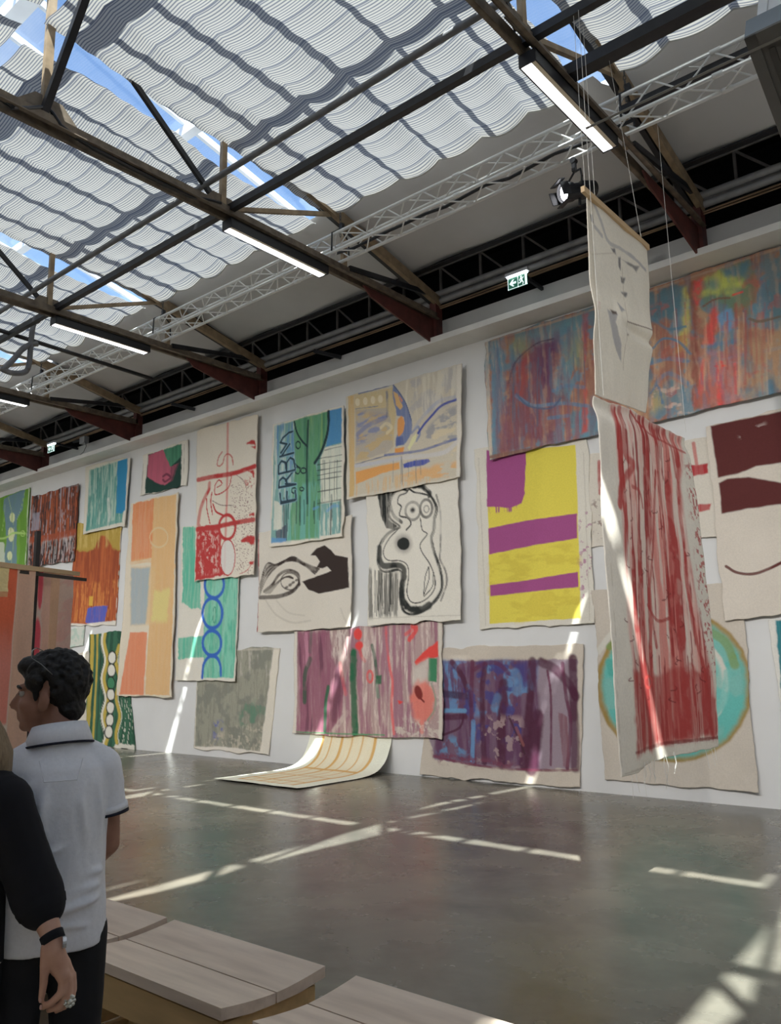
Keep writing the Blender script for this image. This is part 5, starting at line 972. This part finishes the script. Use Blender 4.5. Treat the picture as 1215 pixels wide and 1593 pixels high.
# ------------------------------------------------------------------ heater box at upper right
def heater():
    a = at(1158, 58, 0, -1.42); b = at(1215, 211, 0, -1.42); d = (b-a); L = np.linalg.norm(d)*1.25; d = d/np.linalg.norm(d)
    Xd = np.array([1, 0, 0.0]); n = np.cross(d, Xd); n = n/np.linalg.norm(n)
    if n[2] > 0: n = -n
    e = empty('heater_unit', tuple(a)); tag(e, 'grey box heater with ribbed underside hanging at the upper right corner', 'heater')
    Mx = Matrix((Xd, d, n)).transposed()       # local: x along hall, y along the casing, z = down
    M_box = mat('heater_paint', (112, 122, 132), 0.5, 0.06, 3); M_und = mat('heater_under', (84, 82, 78), 0.6, 0.1, 5)
    def P(mb, nm, m, par=e): ob = mb.build(nm, m, par); return ob
    def bx(c, s_): mb = MB(); mb.box((0, 0, 0), s_); mb.v = [tuple(Mx @ (Vector(p)+Vector(c))) for p in mb.v]; return mb
    W_ = 1.5
    P(bx((W_/2, L/2, -0.115), (W_, L, 0.23)), 'casing', M_box)
    P(bx((W_/2, L/2, 0.006), (W_, L, 0.012)), 'underside', M_und)
    P(bx((0.04, L/2, 0.02), (0.08, L, 0.02)), 'rim', M_und); P(bx((W_/2, 0.05, 0.02), (W_, 0.10, 0.02)), 'rim', M_und)
    M_rib = mat('heater_rib', (60, 58, 54), 0.6, 0.15, 5)
    for i in range(14): P(bx((0.15+i*0.09, L/2+0.06, 0.018), (0.045, L-0.2, 0.014)), 'rib', M_rib)
    P(bx((0.09, 0.11, 0.033), (W_*2-.1, 0.02, 0.006)), 'edge_trim', mat('heater_trim', (110, 108, 102), .5, .1))
    for x in (0.10, 1.3): P(bx((x, 0.05, -0.7), (0.07, 0.02, 1.0)), 'hanger', M_white)
    P(bx((0.35, 0.06, -0.7), (0.42, 0.015, 1.0)), 'hanger_plate', M_white)
heater()

# ------------------------------------------------------------------ benches
M_top = mat('bench_top_wood', (222, 200, 180), 0.45, 0.10, 3.5, 0.02, stretch=(0.5, 4, 4), rgb2=(242, 222, 202))
M_edge = mat('bench_edge', (150, 134, 122), 0.6, 0.1, 6)
M_pine = mat('pine_apron', (206, 172, 120), 0.55, 0.18, 3.0, 0.03, stretch=(0.6, 5, 5))
def bench(x, label):
    e = empty('bench', (x, 2.295, 0)); tag(e, label, 'bench', 'wooden benches')
    L = 1.02; hw = 0.262
    for s in (-1, 1):
        ys = np.linspace(0.004, hw, 9); top = [(0.432+0.024*((y-0.004)/hw)**1.6) for y in ys]
        poly = [(-L/2, s*y, z) for y, z in zip(ys, top)] + [(-L/2, s*hw, 0.414), (-L/2, s*0.12, 0.396), (-L/2, s*0.004, 0.394)]
        pk = MB().prism(poly, (L, 0, 0)).build('plank', M_top, e)
        MB().box((0, s*(hw-0.035), 0.332), (L-0.08, 0.03, 0.13)).build('apron', M_pine, e)
        for xx in (-1, 1): MB().box((xx*(L/2-0.06), s*(hw-0.07), 0.195), (0.045, 0.06, 0.39)).build('leg', M_pine, e)
    for xx in (-1, 1):
        MB().box((xx*(L/2-0.03), 0, 0.322), (0.025, 2*hw-0.08, 0.14)).build('end_panel', M_pine, e)
        MB().box((xx*(L/2-0.06), 0, 0.10), (0.03, 2*hw-0.2, 0.06)).build('foot_rail', M_pine, e)
    MB().box((0, 0, 0.12), (L-0.16, 0.05, 0.04)).build('stretcher', M_pine, e)
    return e
bench(-4.13, 'pale wooden bench farthest back, half hidden behind the man in white')
bench(-3.05, 'pale wooden bench in the middle of the row, its near end by the man')
bench(-1.86, 'pale wooden bench at the bottom centre, cut off by the frame')

# ------------------------------------------------------------------ rack of canvases behind the man
def rack():
    z = 2.53; a = at(0, 886, 2, z); b = at(133, 902, 2, z)
    M_iron = mat('rack_iron', (40, 34, 32), 0.5, 0.2, 9)
    e = empty('canvas_rack', (float(at(55, 895, 2, z)[0]), float(at(55, 895, 2, z)[1]), 0)); tag(e, 'black iron T-stand carrying wooden battens, behind the man', 'rack')
    inv = Matrix.Translation(e.location).inverted(); d = (b-a)/np.linalg.norm(b-a)
    def P(mb, nm, m): ob = mb.build(nm, m, e); ob.matrix_parent_inverse = inv; return ob
    P(MB().beam(tuple(a-d*0.8), tuple(b), 0.03, 0.03), 'rail', M_iron)
    p = e.location; P(MB().mm((p.x-.025, p.y-.02, 0.02), (p.x+.025, p.y+.02, z+.42)), 'post', M_iron)
    P(MB().box((p.x, p.y, 0.01), (0.5, 0.5, 0.02)), 'base_plate', M_iron)
    q = at(44, 912, 2, z-.12); P(MB().beam((p.x, p.y, q[2]), (float(q[0]), float(q[1]), q[2]), 0.02, 0.02), 'stub_arm', M_iron)
    # battens fan out; every canvas hangs from its own batten
    n = np.array([d[1], -d[0], 0]); n = n/np.linalg.norm(n)
    if n @ np.array([1, 0, 0]) < 0: n = -n      # towards the camera side
    cols = [((236, 216, 160), 'cream canvas hanging leftmost on the rack', 14, 931, 0), ((206, 104, 74), 'coral canvas fading to pink on the rack', 30, 1140, 1), ((160, 132, 114), 'plain brown canvas just left of the rack post', 56, 1166, 2),
            ((196, 158, 140), 'pinkish canvas with red blots, right of the rack post', 80, 1150, 4), ((196, 160, 132), 'plain tan canvas on the rack beside the red-blotted one', 95, 1160, 5), ((206, 180, 166), 'creased pale pink canvas, rightmost on the rack', 115, 1060, 6)]
    Cm = np.array([0, 0, CAMH])
    def hue(c): l = s2l(c)/0.42; return l*min(1, .85/l.max())
    for i, (c, lb, pxr, pyb, kind) in enumerate(cols):
        sc_ = 0.955+0.018*i; base = Cm + (at(pxr, 879+15*pxr/133, 2, z+.05)-Cm)*sc_
        wd = 0.62; p1 = base; p0 = base - d*wd
        P(MB().beam(tuple(p0), tuple(p1+d*.07), 0.03, 0.04), 'batten', M_wood)
        pb = 1.65-(pyb-1043)*(1.65/1277)*4.0
        zb = max(0.25, float(CAMH + (at(pxr, pyb, 0, float(p1[0]))[2]-CAMH))); nu, nv = 60, 150
        u, v = np.meshgrid(np.linspace(0, 1, nu), np.linspace(0, 1, nv)); zt = float(base[2])-0.015
        X = p0[0]+(p1[0]-p0[0])*u; Y = p0[1]+(p1[1]-p0[1])*u; Zz = zt+(zb-zt)*v
        wv = 0.02*np.sin(u*9+i*2)*(.3+.7*v)+0.012*(fbm(u*5, v*4, 70+i)-.5)*2
        co = np.stack([X+n[0]*wv, Y+n[1]*wv, Zz+0.01*np.sin(u*8+i)*v], -1)
        C_ = np.ones(u.shape+(3,))*hue(c); C_ *= (1+.2*(fbm(u*3, v*6, 80+i)-.5))[..., None]
        def put(m, cc):
            nonlocal C_
            m = np.clip(m, 0, 1)[..., None]; C_ = C_*(1-m)+hue(cc)*m
        if kind == 1: put(sstep(.3, .6, v+.1*(fbm(u*6, v*4, 5)-.5)), (172, 108, 96)); put(sstep(.93, .96, v+.02*(fbm(u*14, v*3, 6)-.5)), (206, 192, 176)); put(sstep(.97, .99, u), (210, 190, 174))
        if kind == 0: put(sstep(.8, .84, v), (150, 110, 80))
        if kind == 4:
            for (uc, vc, ru, rv) in ((.80, .08, .05, .16), (.78, .42, .07, .15), (.74, .68, .05, .1), (.72, .9, .07, .08)): put(sstep(1.15, .85, np.hypot((u-uc)/ru, (v-vc)/rv)+.4*(fbm(u*9, v*9, 9)-.5)), (160, 66, 74)); put(.6*sstep(.22, .05, np.abs(np.hypot((u-uc)/ru, (v-vc)/rv)-1.1)), (214, 196, 184))
        if kind == 6: put(.5*sstep(.5, .62, fbm(u*4+v*6, v*9, 15)), (176, 130, 122)); put(sstep(.5, .9, v)*.5, (170, 112, 106))
        grid_object('rack_canvas', co, C_, M_canvas, lb, 'canvas', 'canvases hanging on the rack')
rack()
# ------------------------------------------------------------------ people
def sph(mb, c, r, M=None, n=14, m_=9):
    vs = []; fs = []; r = (r, r, r) if not hasattr(r, '__len__') else r
    for i in range(m_+1):
        ph = math.pi*i/m_
        for k in range(n):
            t = 2*math.pi*k/n; v = Vector((r[0]*math.sin(ph)*math.cos(t), r[1]*math.sin(ph)*math.sin(t), r[2]*math.cos(ph)))
            if M is not None: v = M @ v
            vs.append(v+Vector(c))
    for i in range(m_):
        for k in range(n): fs.append((i*n+k, i*n+(k+1) % n, (i+1)*n+(k+1) % n, (i+1)*n+k))
    mb.add(vs, fs)
def cap(mb, p, q, r1, r2, sp_=True):
    mb.tube(p, q, r1, 14, r2)
    if sp_: sph(mb, p, r1); sph(mb, q, r2)
def chain_(mb, pts, rs):
    for i in range(len(pts)-1): cap(mb, pts[i], pts[i+1], rs[i], rs[i+1])
def blob(name, mb, voxel, m, parent, smooth=6, disp=None):
    """fuse overlapping limbs into one continuous skin"""
    me = bpy.data.meshes.new(name+'_src'); me.from_pydata(mb.v, [], mb.f)
    t = bpy.data.objects.new('tmp', me); COL.objects.link(t)
    r = t.modifiers.new('r', 'REMESH'); r.mode = 'VOXEL'; r.voxel_size = voxel
    s = t.modifiers.new('s', 'SMOOTH'); s.iterations = smooth; s.factor = 0.5
    dg = bpy.context.evaluated_depsgraph_get(); dg.update()
    nm = bpy.data.meshes.new_from_object(t.evaluated_get(dg)); nm.name = name
    bpy.data.objects.remove(t); bpy.data.meshes.remove(me)
    if disp is not None:
        n = len(nm.vertices); co = np.empty(n*3, np.float32); no = np.empty(n*3, np.float32)
        nm.vertices.foreach_get('co', co); nm.vertex_normals.foreach_get('vector', no); co = co.reshape(-1, 3); no = no.reshape(-1, 3)
        co = co + no*disp(co)[:, None]; nm.vertices.foreach_set('co', co.astype(np.float32).ravel()); nm.update()
    nm.materials.clear(); nm.materials.append(m); nm.polygons.foreach_set('use_smooth', np.ones(len(nm.polygons), bool))
    ob = bpy.data.objects.new(name, nm); COL.objects.link(ob); ob.parent = parent; return ob
M_skin = mat('skin_tan', (158, 112, 90), 0.55, 0.06, 14, 0.02, rgb2=(172, 126, 104))
M_skin2 = mat('skin_fair', (206, 156, 132), 0.5, 0.08, 18, 0.03, rgb2=(216, 170, 146))
M_hair = mat('dark_curly_hair', (17, 14, 13), 0.6, 0.4, 60, 0.3)
M_polo = mat('white_pique_polo', (240, 240, 244), 0.85, 0.03, 90, 0.06)
M_navy = mat('navy_trim', (26, 26, 44), 0.8, 0.2, 30)
M_trous = mat('black_trousers', (24, 24, 28), 0.85, 0.25, 12, 0.05)
M_blk = mat('black_top', (15, 15, 22), 0.9, 0.25, 14, 0.05)
M_shoe = mat('dark_shoes', (30, 26, 24), 0.5, 0.2, 10)
def ridge(co, a, b, wd, h):
    """a soft crease between two points of the cloth"""
    a, b = np.array(a), np.array(b); d = b-a; t = np.clip(((co-a)@d)/(d@d), 0, 1); q = np.linalg.norm(co-a-t[:, None]*d, axis=1)
    return 3.0*h*np.exp(-(q/wd)**2)*np.sin(np.pi*np.clip(t*.9+.05, 0, 1))

def man():
    pos = at(88, 1250, 2, 1.24); pos = np.array([0, 0, CAMH]) + ray(88, 1230)*2.62
    e = empty('person', (float(pos[0]), float(pos[1]), 0)); tag(e, 'man seen from behind in a white polo shirt and black trousers, looking left', 'person')
    fw = Vector((ray(88, 1230)[0], ray(88, 1230)[1], 0)).normalized(); e.rotation_euler = (0, 0, math.atan2(fw.y, fw.x)-math.pi/2+math.radians(6))
    HZ = 1.565; hx, hy = -0.034, 0.045; A_ = math.radians(66); RH = Matrix.Rotation(A_, 3, 'Z')
    def H(p): v = RH @ Vector(p); return (v.x+hx, v.y+hy, v.z+HZ)
    # body: one continuous skin, head to feet
    mb = MB()
    sph(mb, H((0, -.018, .045)), (.074, .094, .088), RH); sph(mb, H((0, .03, -.03)), (.062, .064, .078), RH); sph(mb, H((0, .068, -.092)), (.026, .022, .020), RH); sph(mb, H((0, .03, -.088)), (.048, .045, .028), RH)
    cap(mb, H((0, .090, .018)), H((0, .112, -.026)), .009, .014); sph(mb, H((0, .098, -.034)), (.019, .013, .010), RH); cap(mb, H((-.034, .078, .030)), H((.034, .078, .030)), .012, .012)
    sph(mb, H((0, .088, -.056)), (.024, .012, .008), RH); sph(mb, H((0, .086, -.068)), (.022, .012, .009), RH); sph(mb, H((.035, .06, -.025)), (.025, .025, .022), RH); sph(mb, H((-.035, .06, -.025)), (.025, .025, .022), RH)
    for s in (-1, 1):
        E_ = RH @ Matrix.Rotation(s*.35, 3, 'Z')
        sph(mb, H((s*.078, -.012, -.012)), (.011, .021, .034), E_); sph(mb, H((s*.074, 0, -.034)), (.010, .012, .014), E_)
    cap(mb, H((0, -.03, -.05)), (0, .0, 1.40), .056, .054)
    secs = [(.90, .155, .11), (1.0, .145, .105), (1.12, .15, .108), (1.25, .15, .105), (1.33, .135, .085), (1.37, .085, .062)]
    mb.loft([[(a*math.cos(t), b*math.sin(t), z) for t in np.linspace(0, 2*math.pi, 24, endpoint=False)] for z, a, b in secs])
    for s in (-1, 1):
        sho = (s*.148, .0, 1.33); elb = (s*.168, .03, 1.09); wr = (s*.10, .18, .97)
        chain_(mb, [sho, elb, wr], [.044, .040, .029])
        sph(mb, (s*.085, .215, .945), (.022, .045, .042)); 
        for f in range(4): chain_(mb, [(s*(.09-.012*f), .24, .95-.018*f), (s*(.075-.012*f), .265, .93-.018*f), (s*(.055-.01*f), .26, .913-.018*f)], [.010, .009, .008])
        chain_(mb, [(s*.07, .205, .96), (s*.05, .23, .97), (s*.04, .25, .965)], [.012, .011, .009])
        chain_(mb, [(s*.085, 0, .88), (s*.095, .015, .48), (s*.10, 0, .09)], [.082, .054, .042]); cap(mb, (s*.10, -.02, .05), (s*.115, .15, .04), .04, .034)
    blob('body', mb, .0065, M_skin, e, 5)
    for s in (-1, 1):
        ey = MB(); sph(ey, H((s*.031, .073, .010)), .0115); o_ = ey.build('eye', mat('eye_white', (190, 184, 176), .25, .02), e, smooth=True); ir = MB(); sph(ir, H((s*.032, .0805, .010)), .0055); ir.build('iris', M_hair, o_, smooth=True)
        bw = MB(); chain_(bw, [H((s*.014, .092, .027)), H((s*.034, .088, .034)), H((s*.052, .072, .028))], [.004, .005, .003]); bw.build('eyebrow', M_hair, e, smooth=True)
    # hair
    mb = MB(); sph(mb, H((0, -.012, .078)), (.080, .098, .066), RH); sph(mb, H((0, -.056, .030)), (.083, .070, .080), RH); sph(mb, H((0, -.072, -.035)), (.062, .046, .050), RH); sph(mb, H((0, .060, .098)), (.056, .042, .034), RH); sph(mb, H((0, -.052, -.075)), (.045, .035, .03), RH)
    for s in (-1, 1): sph(mb, H((s*.062, .022, .050)), (.020, .036, .036), RH); sph(mb, H((s*.064, .020, .008)), (.009, .010, .024), RH)
    r = random.Random(2)
    for _ in range(420):
        u, v = r.uniform(0, 2*math.pi), r.uniform(-.55, 1); q = math.sqrt(max(0, 1-v*v)); p = (.086*q*math.cos(u), -.02+.106*q*math.sin(u), .05+.098*v)
        if p[1] > .045 and p[2] < .078: continue
        if p[1] > -.035 and p[2] < .045: continue
        sph(mb, H(p), r.uniform(.008, .014), None, 6, 4)
    blob('hair', mb, .0045, M_hair, e, 1, lambda co: .004*(fbm(co[:, 0]*70+co[:, 2]*40, co[:, 1]*70+co[:, 2]*60, 5)-.5)*2)
    # spectacle arm pushed up into the hair
    gl = MB(); gl.path([H((-.080, .035, .124)), H((-.092, .0, .104)), H((-.098, -.04, .070))], .0016, 6); gl.path([H((-.080, .035, .124)), H((-.05, .045, .148)), H((0, .05, .158)), H((.05, .045, .148)), H((.080, .035, .124)), H((.095, 0, .1))], .0016, 6); gl.build('glasses', mat('clear_glasses', (120, 120, 118), .2, .03), e, smooth=True)
    # polo shirt
    mb = MB()
    TS = [(.815, .166, .130), (.86, .165, .130), (.93, .164, .127), (1.0, .160, .122), (1.08, .158, .122), (1.16, .163, .126), (1.24, .168, .128), (1.30, .168, .122), (1.345, .155, .110), (1.385, .122, .096), (1.42, .092, .085), (1.448, .080, .078)]
    mb.loft([[(a*math.cos(t), b*math.sin(t)+(.012 if z > 1.36 else 0), z) for t in np.linspace(0, 2*math.pi, 32, endpoint=False)] for z, a, b in TS])
    for s in (-1, 1): cap(mb, (s*.135, 0, 1.335), (s*.150, 0, 1.27), .066, .062); mb.tube((s*.146, 0, 1.28), (s*.162, .004, 1.195), .061, 20, .062); cap(mb, (s*.07, .008, 1.385), (s*.135, 0, 1.345), .055, .058)
    def fold(co):
        d = .007*(fbm(co[:, 0]*9+co[:, 1]*4, co[:, 2]*6, 4)-.5)*2
        for a, b, w_, h in (((-.14, -.12, 1.02), (.17, -.07, 1.035), .012, .010), ((-.12, -.12, .955), (.16, -.08, 1.0), .014, .010), ((.12, -.10, 1.30), (.155, -.08, 1.06), .012, .009), ((-.05, -.13, 1.32), (-.06, -.13, 1.12), .016, .007), ((-.13, -.12, 1.07), (.02, -.13, 1.12), .010, .006), ((.0, -.13, .93), (.15, -.08, .965), .012, .008), ((.06, -.13, 1.28), (.09, -.12, 1.10), .014, .006), ((-.14, -.1, 1.25), (-.08, -.12, 1.33), .014, .007), ((-.1, -.13, .90), (.12, -.11, .885), .01, .005)): d = d + ridge(co, a, b, w_, h)
        return d
    sh = blob('polo_shirt', mb, .0065, M_polo, e, 7, fold)
    yk = MB(); yk.path([(-.065, -.104, 1.375), (-.05, -.125, 1.315), (.045, -.125, 1.315), (.062, -.104, 1.375)], .0022, 5); yk.build('yoke_seam', M_polo, sh)
    # collar with navy edge
    def ring_(f, z, tilt, n=36): return [(.076*f*math.cos(t)*1.08, .012+.074*f*math.sin(t), z+tilt*math.sin(t)+.006*math.cos(t)) for t in np.linspace(0, 2*math.pi, n, endpoint=False)]
    cl = MB(); cl.loft([ring_(1.0, 1.43, -.012), ring_(.97, 1.468, -.014), ring_(1.02, 1.474, -.014), ring_(1.16, 1.445, -.012), ring_(1.30, 1.412, -.016), ring_(1.26, 1.408, -.016)], cap=False); c_ = cl.build('collar', M_polo, sh, smooth=True)
    tr_ = MB(); R_1 = ring_(1.305, 1.409, -.016); tr_.path(R_1+[R_1[0]], .0042, 6); tr_.build('collar_trim', M_navy, sh, smooth=True)
    for s in (-1, 1):
        cu = MB(); cu.tube((s*.1628, .004, 1.193), (s*.1642, .004, 1.184), .0635, 24, .0635); cu.build('sleeve_trim', M_navy, sh, smooth=True)
        cu = MB(); cu.tube((s*.1590, .004, 1.212), (s*.1628, .004, 1.193), .0632, 24, .0635); cu.build('sleeve_cuff', M_polo, sh, smooth=True)
    # trousers and shoes
    mb = MB(); sph(mb, (0, 0, .86), (.158, .122, .10), None, 20, 10)
    for s in (-1, 1): chain_(mb, [(s*.083, 0, .84), (s*.095, .012, .48), (s*.10, 0, .10)], [.094, .072, .062])
    blob('trousers', mb, .009, M_trous, e, 5, lambda co: .004*(fbm(co[:, 0]*10, co[:, 2]*8, 6)-.5)*2)
    for s in (-1, 1):
        mb = MB(); cap(mb, (s*.10, -.05, .055), (s*.12, .17, .045), .048, .042); sph(mb, (s*.10, -.02, .09), (.045, .06, .04)); ob = blob('shoe', mb, .008, M_shoe, e, 3)
man()

def woman():
    def Q(px, py, d): p = np.array([0, 0, CAMH]) + ray(px, py)*d; return Vector([float(v) for v in p])
    c = Q(-85, 1300, 2.42); e = empty('person', (c.x, c.y, 0)); tag(e, 'person in a black top at the lower left edge, bare forearm hanging, watch and ring', 'person')
    inv = Matrix.Translation(e.location).inverted()
    T = lambda v: v - e.location if False else Vector((v.x-c.x, v.y-c.y, v.z))
    rt = Vector((_r[0], _r[1], 0)).normalized(); fw = Vector((ray(-60, 1300)[0], ray(-60, 1300)[1], 0)).normalized(); rt = Vector((fw.y, -fw.x, 0))
    def B(x, y, z): v = rt*x + fw*y; return Vector((v.x, v.y, z))
    sho = T(Q(12, 1252, 2.38)); elb = T(Q(58, 1392, 2.36)); wr = T(Q(83, 1462, 2.30)); 
    mb = MB(); M3 = Matrix((rt, fw, Vector((0, 0, 1)))).transposed()
    # head, neck, torso, legs
    sph(mb, B(0, .03, 1.50), (.07, .09, .10), M3); sph(mb, B(0, .07, 1.45), (.05, .05, .06), M3); cap(mb, B(0, .125, 1.50), B(0, .14, 1.475), .008, .013); cap(mb, B(0, .0, 1.44), B(0, -.01, 1.30), .05, .055)
    mb.loft([[B(a*math.cos(t), b*math.sin(t), z) for t in np.linspace(0, 2*math.pi, 24, endpoint=False)] for z, a, b in ((.80, .15, .11), (.95, .14, .105), (1.05, .135, .10), (1.15, .14, .10), (1.24, .13, .09), (1.30, .09, .065))])
    for s in (-1, 1): chain_(mb, [B(s*.08, 0, .84), B(s*.085, .01, .46), B(s*.085, 0, .09)], [.085, .055, .04]); cap(mb, B(s*.085, -.02, .04), B(s*.095, .14, .035), .035, .03)
    chain_(mb, [B(-.16, 0, 1.28), B(-.21, 0, 1.03), B(-.2, .06, .80)], [.055, .042, .028]); sph(mb, B(-.2, .075, .755), (.018, .036, .045), M3)
    for i, L_ in enumerate((.070, .080, .075, .058)): chain_(mb, [B(-.2, .100-.018*i, .725), B(-.196, .105-.019*i, .725-L_*.5), B(-.186, .103-.019*i, .725-L_)], [.0098, .009, .0075])
    chain_(mb, [B(-.195, .105, .77), B(-.185, .128, .745), B(-.18, .135, .715)], [.013, .011, .009])
    chain_(mb, [B(.12, 0, 1.30), sho, elb, wr], [.06, .055, .044, .027])
    # right hand, thumb towards the left of the view
    d = 2.29
    def K(px, py, dd=0): return T(Q(px, py, d+dd))
    chain_(mb, [wr, K(86, 1480), K(92, 1500, .008)], [.026, .026, .028]); chain_(mb, [K(80, 1484), K(98, 1518, 0.0)], [.022, .020]); chain_(mb, [K(94, 1490, .03), K(108, 1520, .03)], [.020, .019]); sph(mb, K(94, 1503, .02), .03)
    chain_(mb, [K(73, 1474, -.008), K(69, 1500, -.018), K(68, 1528, -.022), K(64, 1556, -.02)], [.017, .0125, .0115, .0085])
    chain_(mb, [K(99, 1519, 0), K(95, 1545, -.012), K(80, 1560, -.016), K(66, 1567, -.012)], [.0125, .0115, .0105, .0085])
    chain_(mb, [K(106, 1521, .014), K(106, 1550, .006), K(92, 1566, .0), K(76, 1571, .002)], [.0125, .0115, .0105, .009])
    chain_(mb, [K(111, 1521, .03), K(112, 1548, .026), K(101, 1565, .02), K(88, 1572, .02)], [.012, .011, .010, .0085])
    chain_(mb, [K(113, 1516, .046), K(115, 1540, .046), K(107, 1556, .042), K(97, 1564, .04)], [.011, .0095, .009, .0075])
    blob('body', mb, .0048, M_skin2, e, 3)
    # nails
    for p, q in ((K(62.5, 1556, -.028), .0055), (K(63.5, 1567, -.020), .0055)):
        nb = MB(); sph(nb, p, (.004, .004, .007)); nb.build('fingernail', mat('nail', (214, 170, 156), .3, .02), e, smooth=True)
    # loose black top with three-quarter sleeve, trousers
    mb = MB()
    mb.loft([[B(a*math.cos(t), b*math.sin(t), z) for t in np.linspace(0, 2*math.pi, 30, endpoint=False)] for z, a, b in ((.815, .182, .145), (.88, .182, .145), (.96, .175, .135), (1.05, .168, .13), (1.15, .172, .13), (1.24, .165, .12), (1.30, .135, .10), (1.345, .085, .075))])
    el2 = elb.lerp(wr, .22)
    chain_(mb, [B(.11, 0, 1.31), sho + Vector((0, 0, .004)), sho.lerp(elb, .5), elb, el2], [.066, .072, .071, .076, .070]); chain_(mb, [B(-.15, 0, 1.29), B(-.205, 0, 1.05), B(-.21, .02, .96)], [.07, .066, .066])
    top = blob('black_top', mb, .008, M_blk, e, 5, lambda co: .006*(fbm(co[:, 0]*14, co[:, 2]*9, 3)-.5)*2)
    cf = MB(); a0 = elb.lerp(wr, .22); b0 = elb.lerp(wr, .36); cf.tube(a0, b0, .071, 24, .066, cap=False); cf.build('sleeve_cuff', M_blk, top, smooth=True)
    mb = MB(); sph(mb, B(0, 0, .84), (.165, .13, .10), M3)
    for s in (-1, 1): chain_(mb, [B(s*.08, 0, .82), B(s*.088, .01, .46), B(s*.09, 0, .08)], [.10, .082, .08])
    blob('trousers', mb, .010, M_trous, e, 4)
    bl = MB(); n_ = 30; bl.loft([[B(.172*f*math.cos(t), .136*f*math.sin(t), z) for t in np.linspace(0, 2*math.pi, n_, endpoint=False)] for f, z in ((1.0, .835), (1.03, .832), (1.03, .812), (1.0, .810))]); bl.build('shirt_hem', mat('pale_hem', (214, 214, 214), .8, .03), e, smooth=True)
    # long fair hair
    mb = MB(); sph(mb, B(0, 0, 1.54), (.085, .10, .09), M3); sph(mb, B(0, -.05, 1.45), (.095, .07, .12), M3); sph(mb, B(.02, -.06, 1.35), (.115, .06, .11), M3); chain_(mb, [B(.085, -.04, 1.50), B(.125, -.045, 1.40), B(.145, -.05, 1.32)], [.04, .042, .022])
    blob('hair', mb, .007, mat('fair_hair', (150, 128, 100), .55, .25, 40, .2, stretch=(6, 6, .6)), e, 2, lambda co: .005*(fbm(co[:, 0]*60, co[:, 1]*60+co[:, 2]*3, 7)-.5)*2)
    # watch and ring
    ax_ = (wr - elb).normalized(); wt = MB(); wt.tube(wr-ax_*.006-ax_*.012, wr+ax_*.012-ax_*.006, .0325, 22, .0318); wt.build('watch_strap', M_blk, e, smooth=True)
    cs = MB(); sc = K(97, 1466, -.005); cs.tube(sc, sc+rt*.010, .016, 16); cs.build('watch_case', mat('watch_steel', (215, 215, 218), .25, .03, 10, 0, .8), e)
    rg = MB(); rc = K(108, 1556, .008)
    for i in range(9):
        t = 2*math.pi*i/9; sph(rg, rc + rt*(.011*math.cos(t)) + Vector((0, 0, .013*math.sin(t))) - fw*.006, .0062, None, 8, 6)
    sph(rg, rc - fw*.010, .008, None, 10, 8); rg.build('ring', mat('silver_ring', (225, 225, 215), .2, .05, 30, 0, .7), e, smooth=True)
    rb = MB(); R2 = [rc + fw*.010 + rt*(.0125*math.cos(t)) + fw*(.0125*math.sin(t)) for t in np.linspace(0, 2*math.pi, 17)]; rb.path(R2, .002, 5); rb.build('ring_band', MATS['silver_ring'], e)
woman()
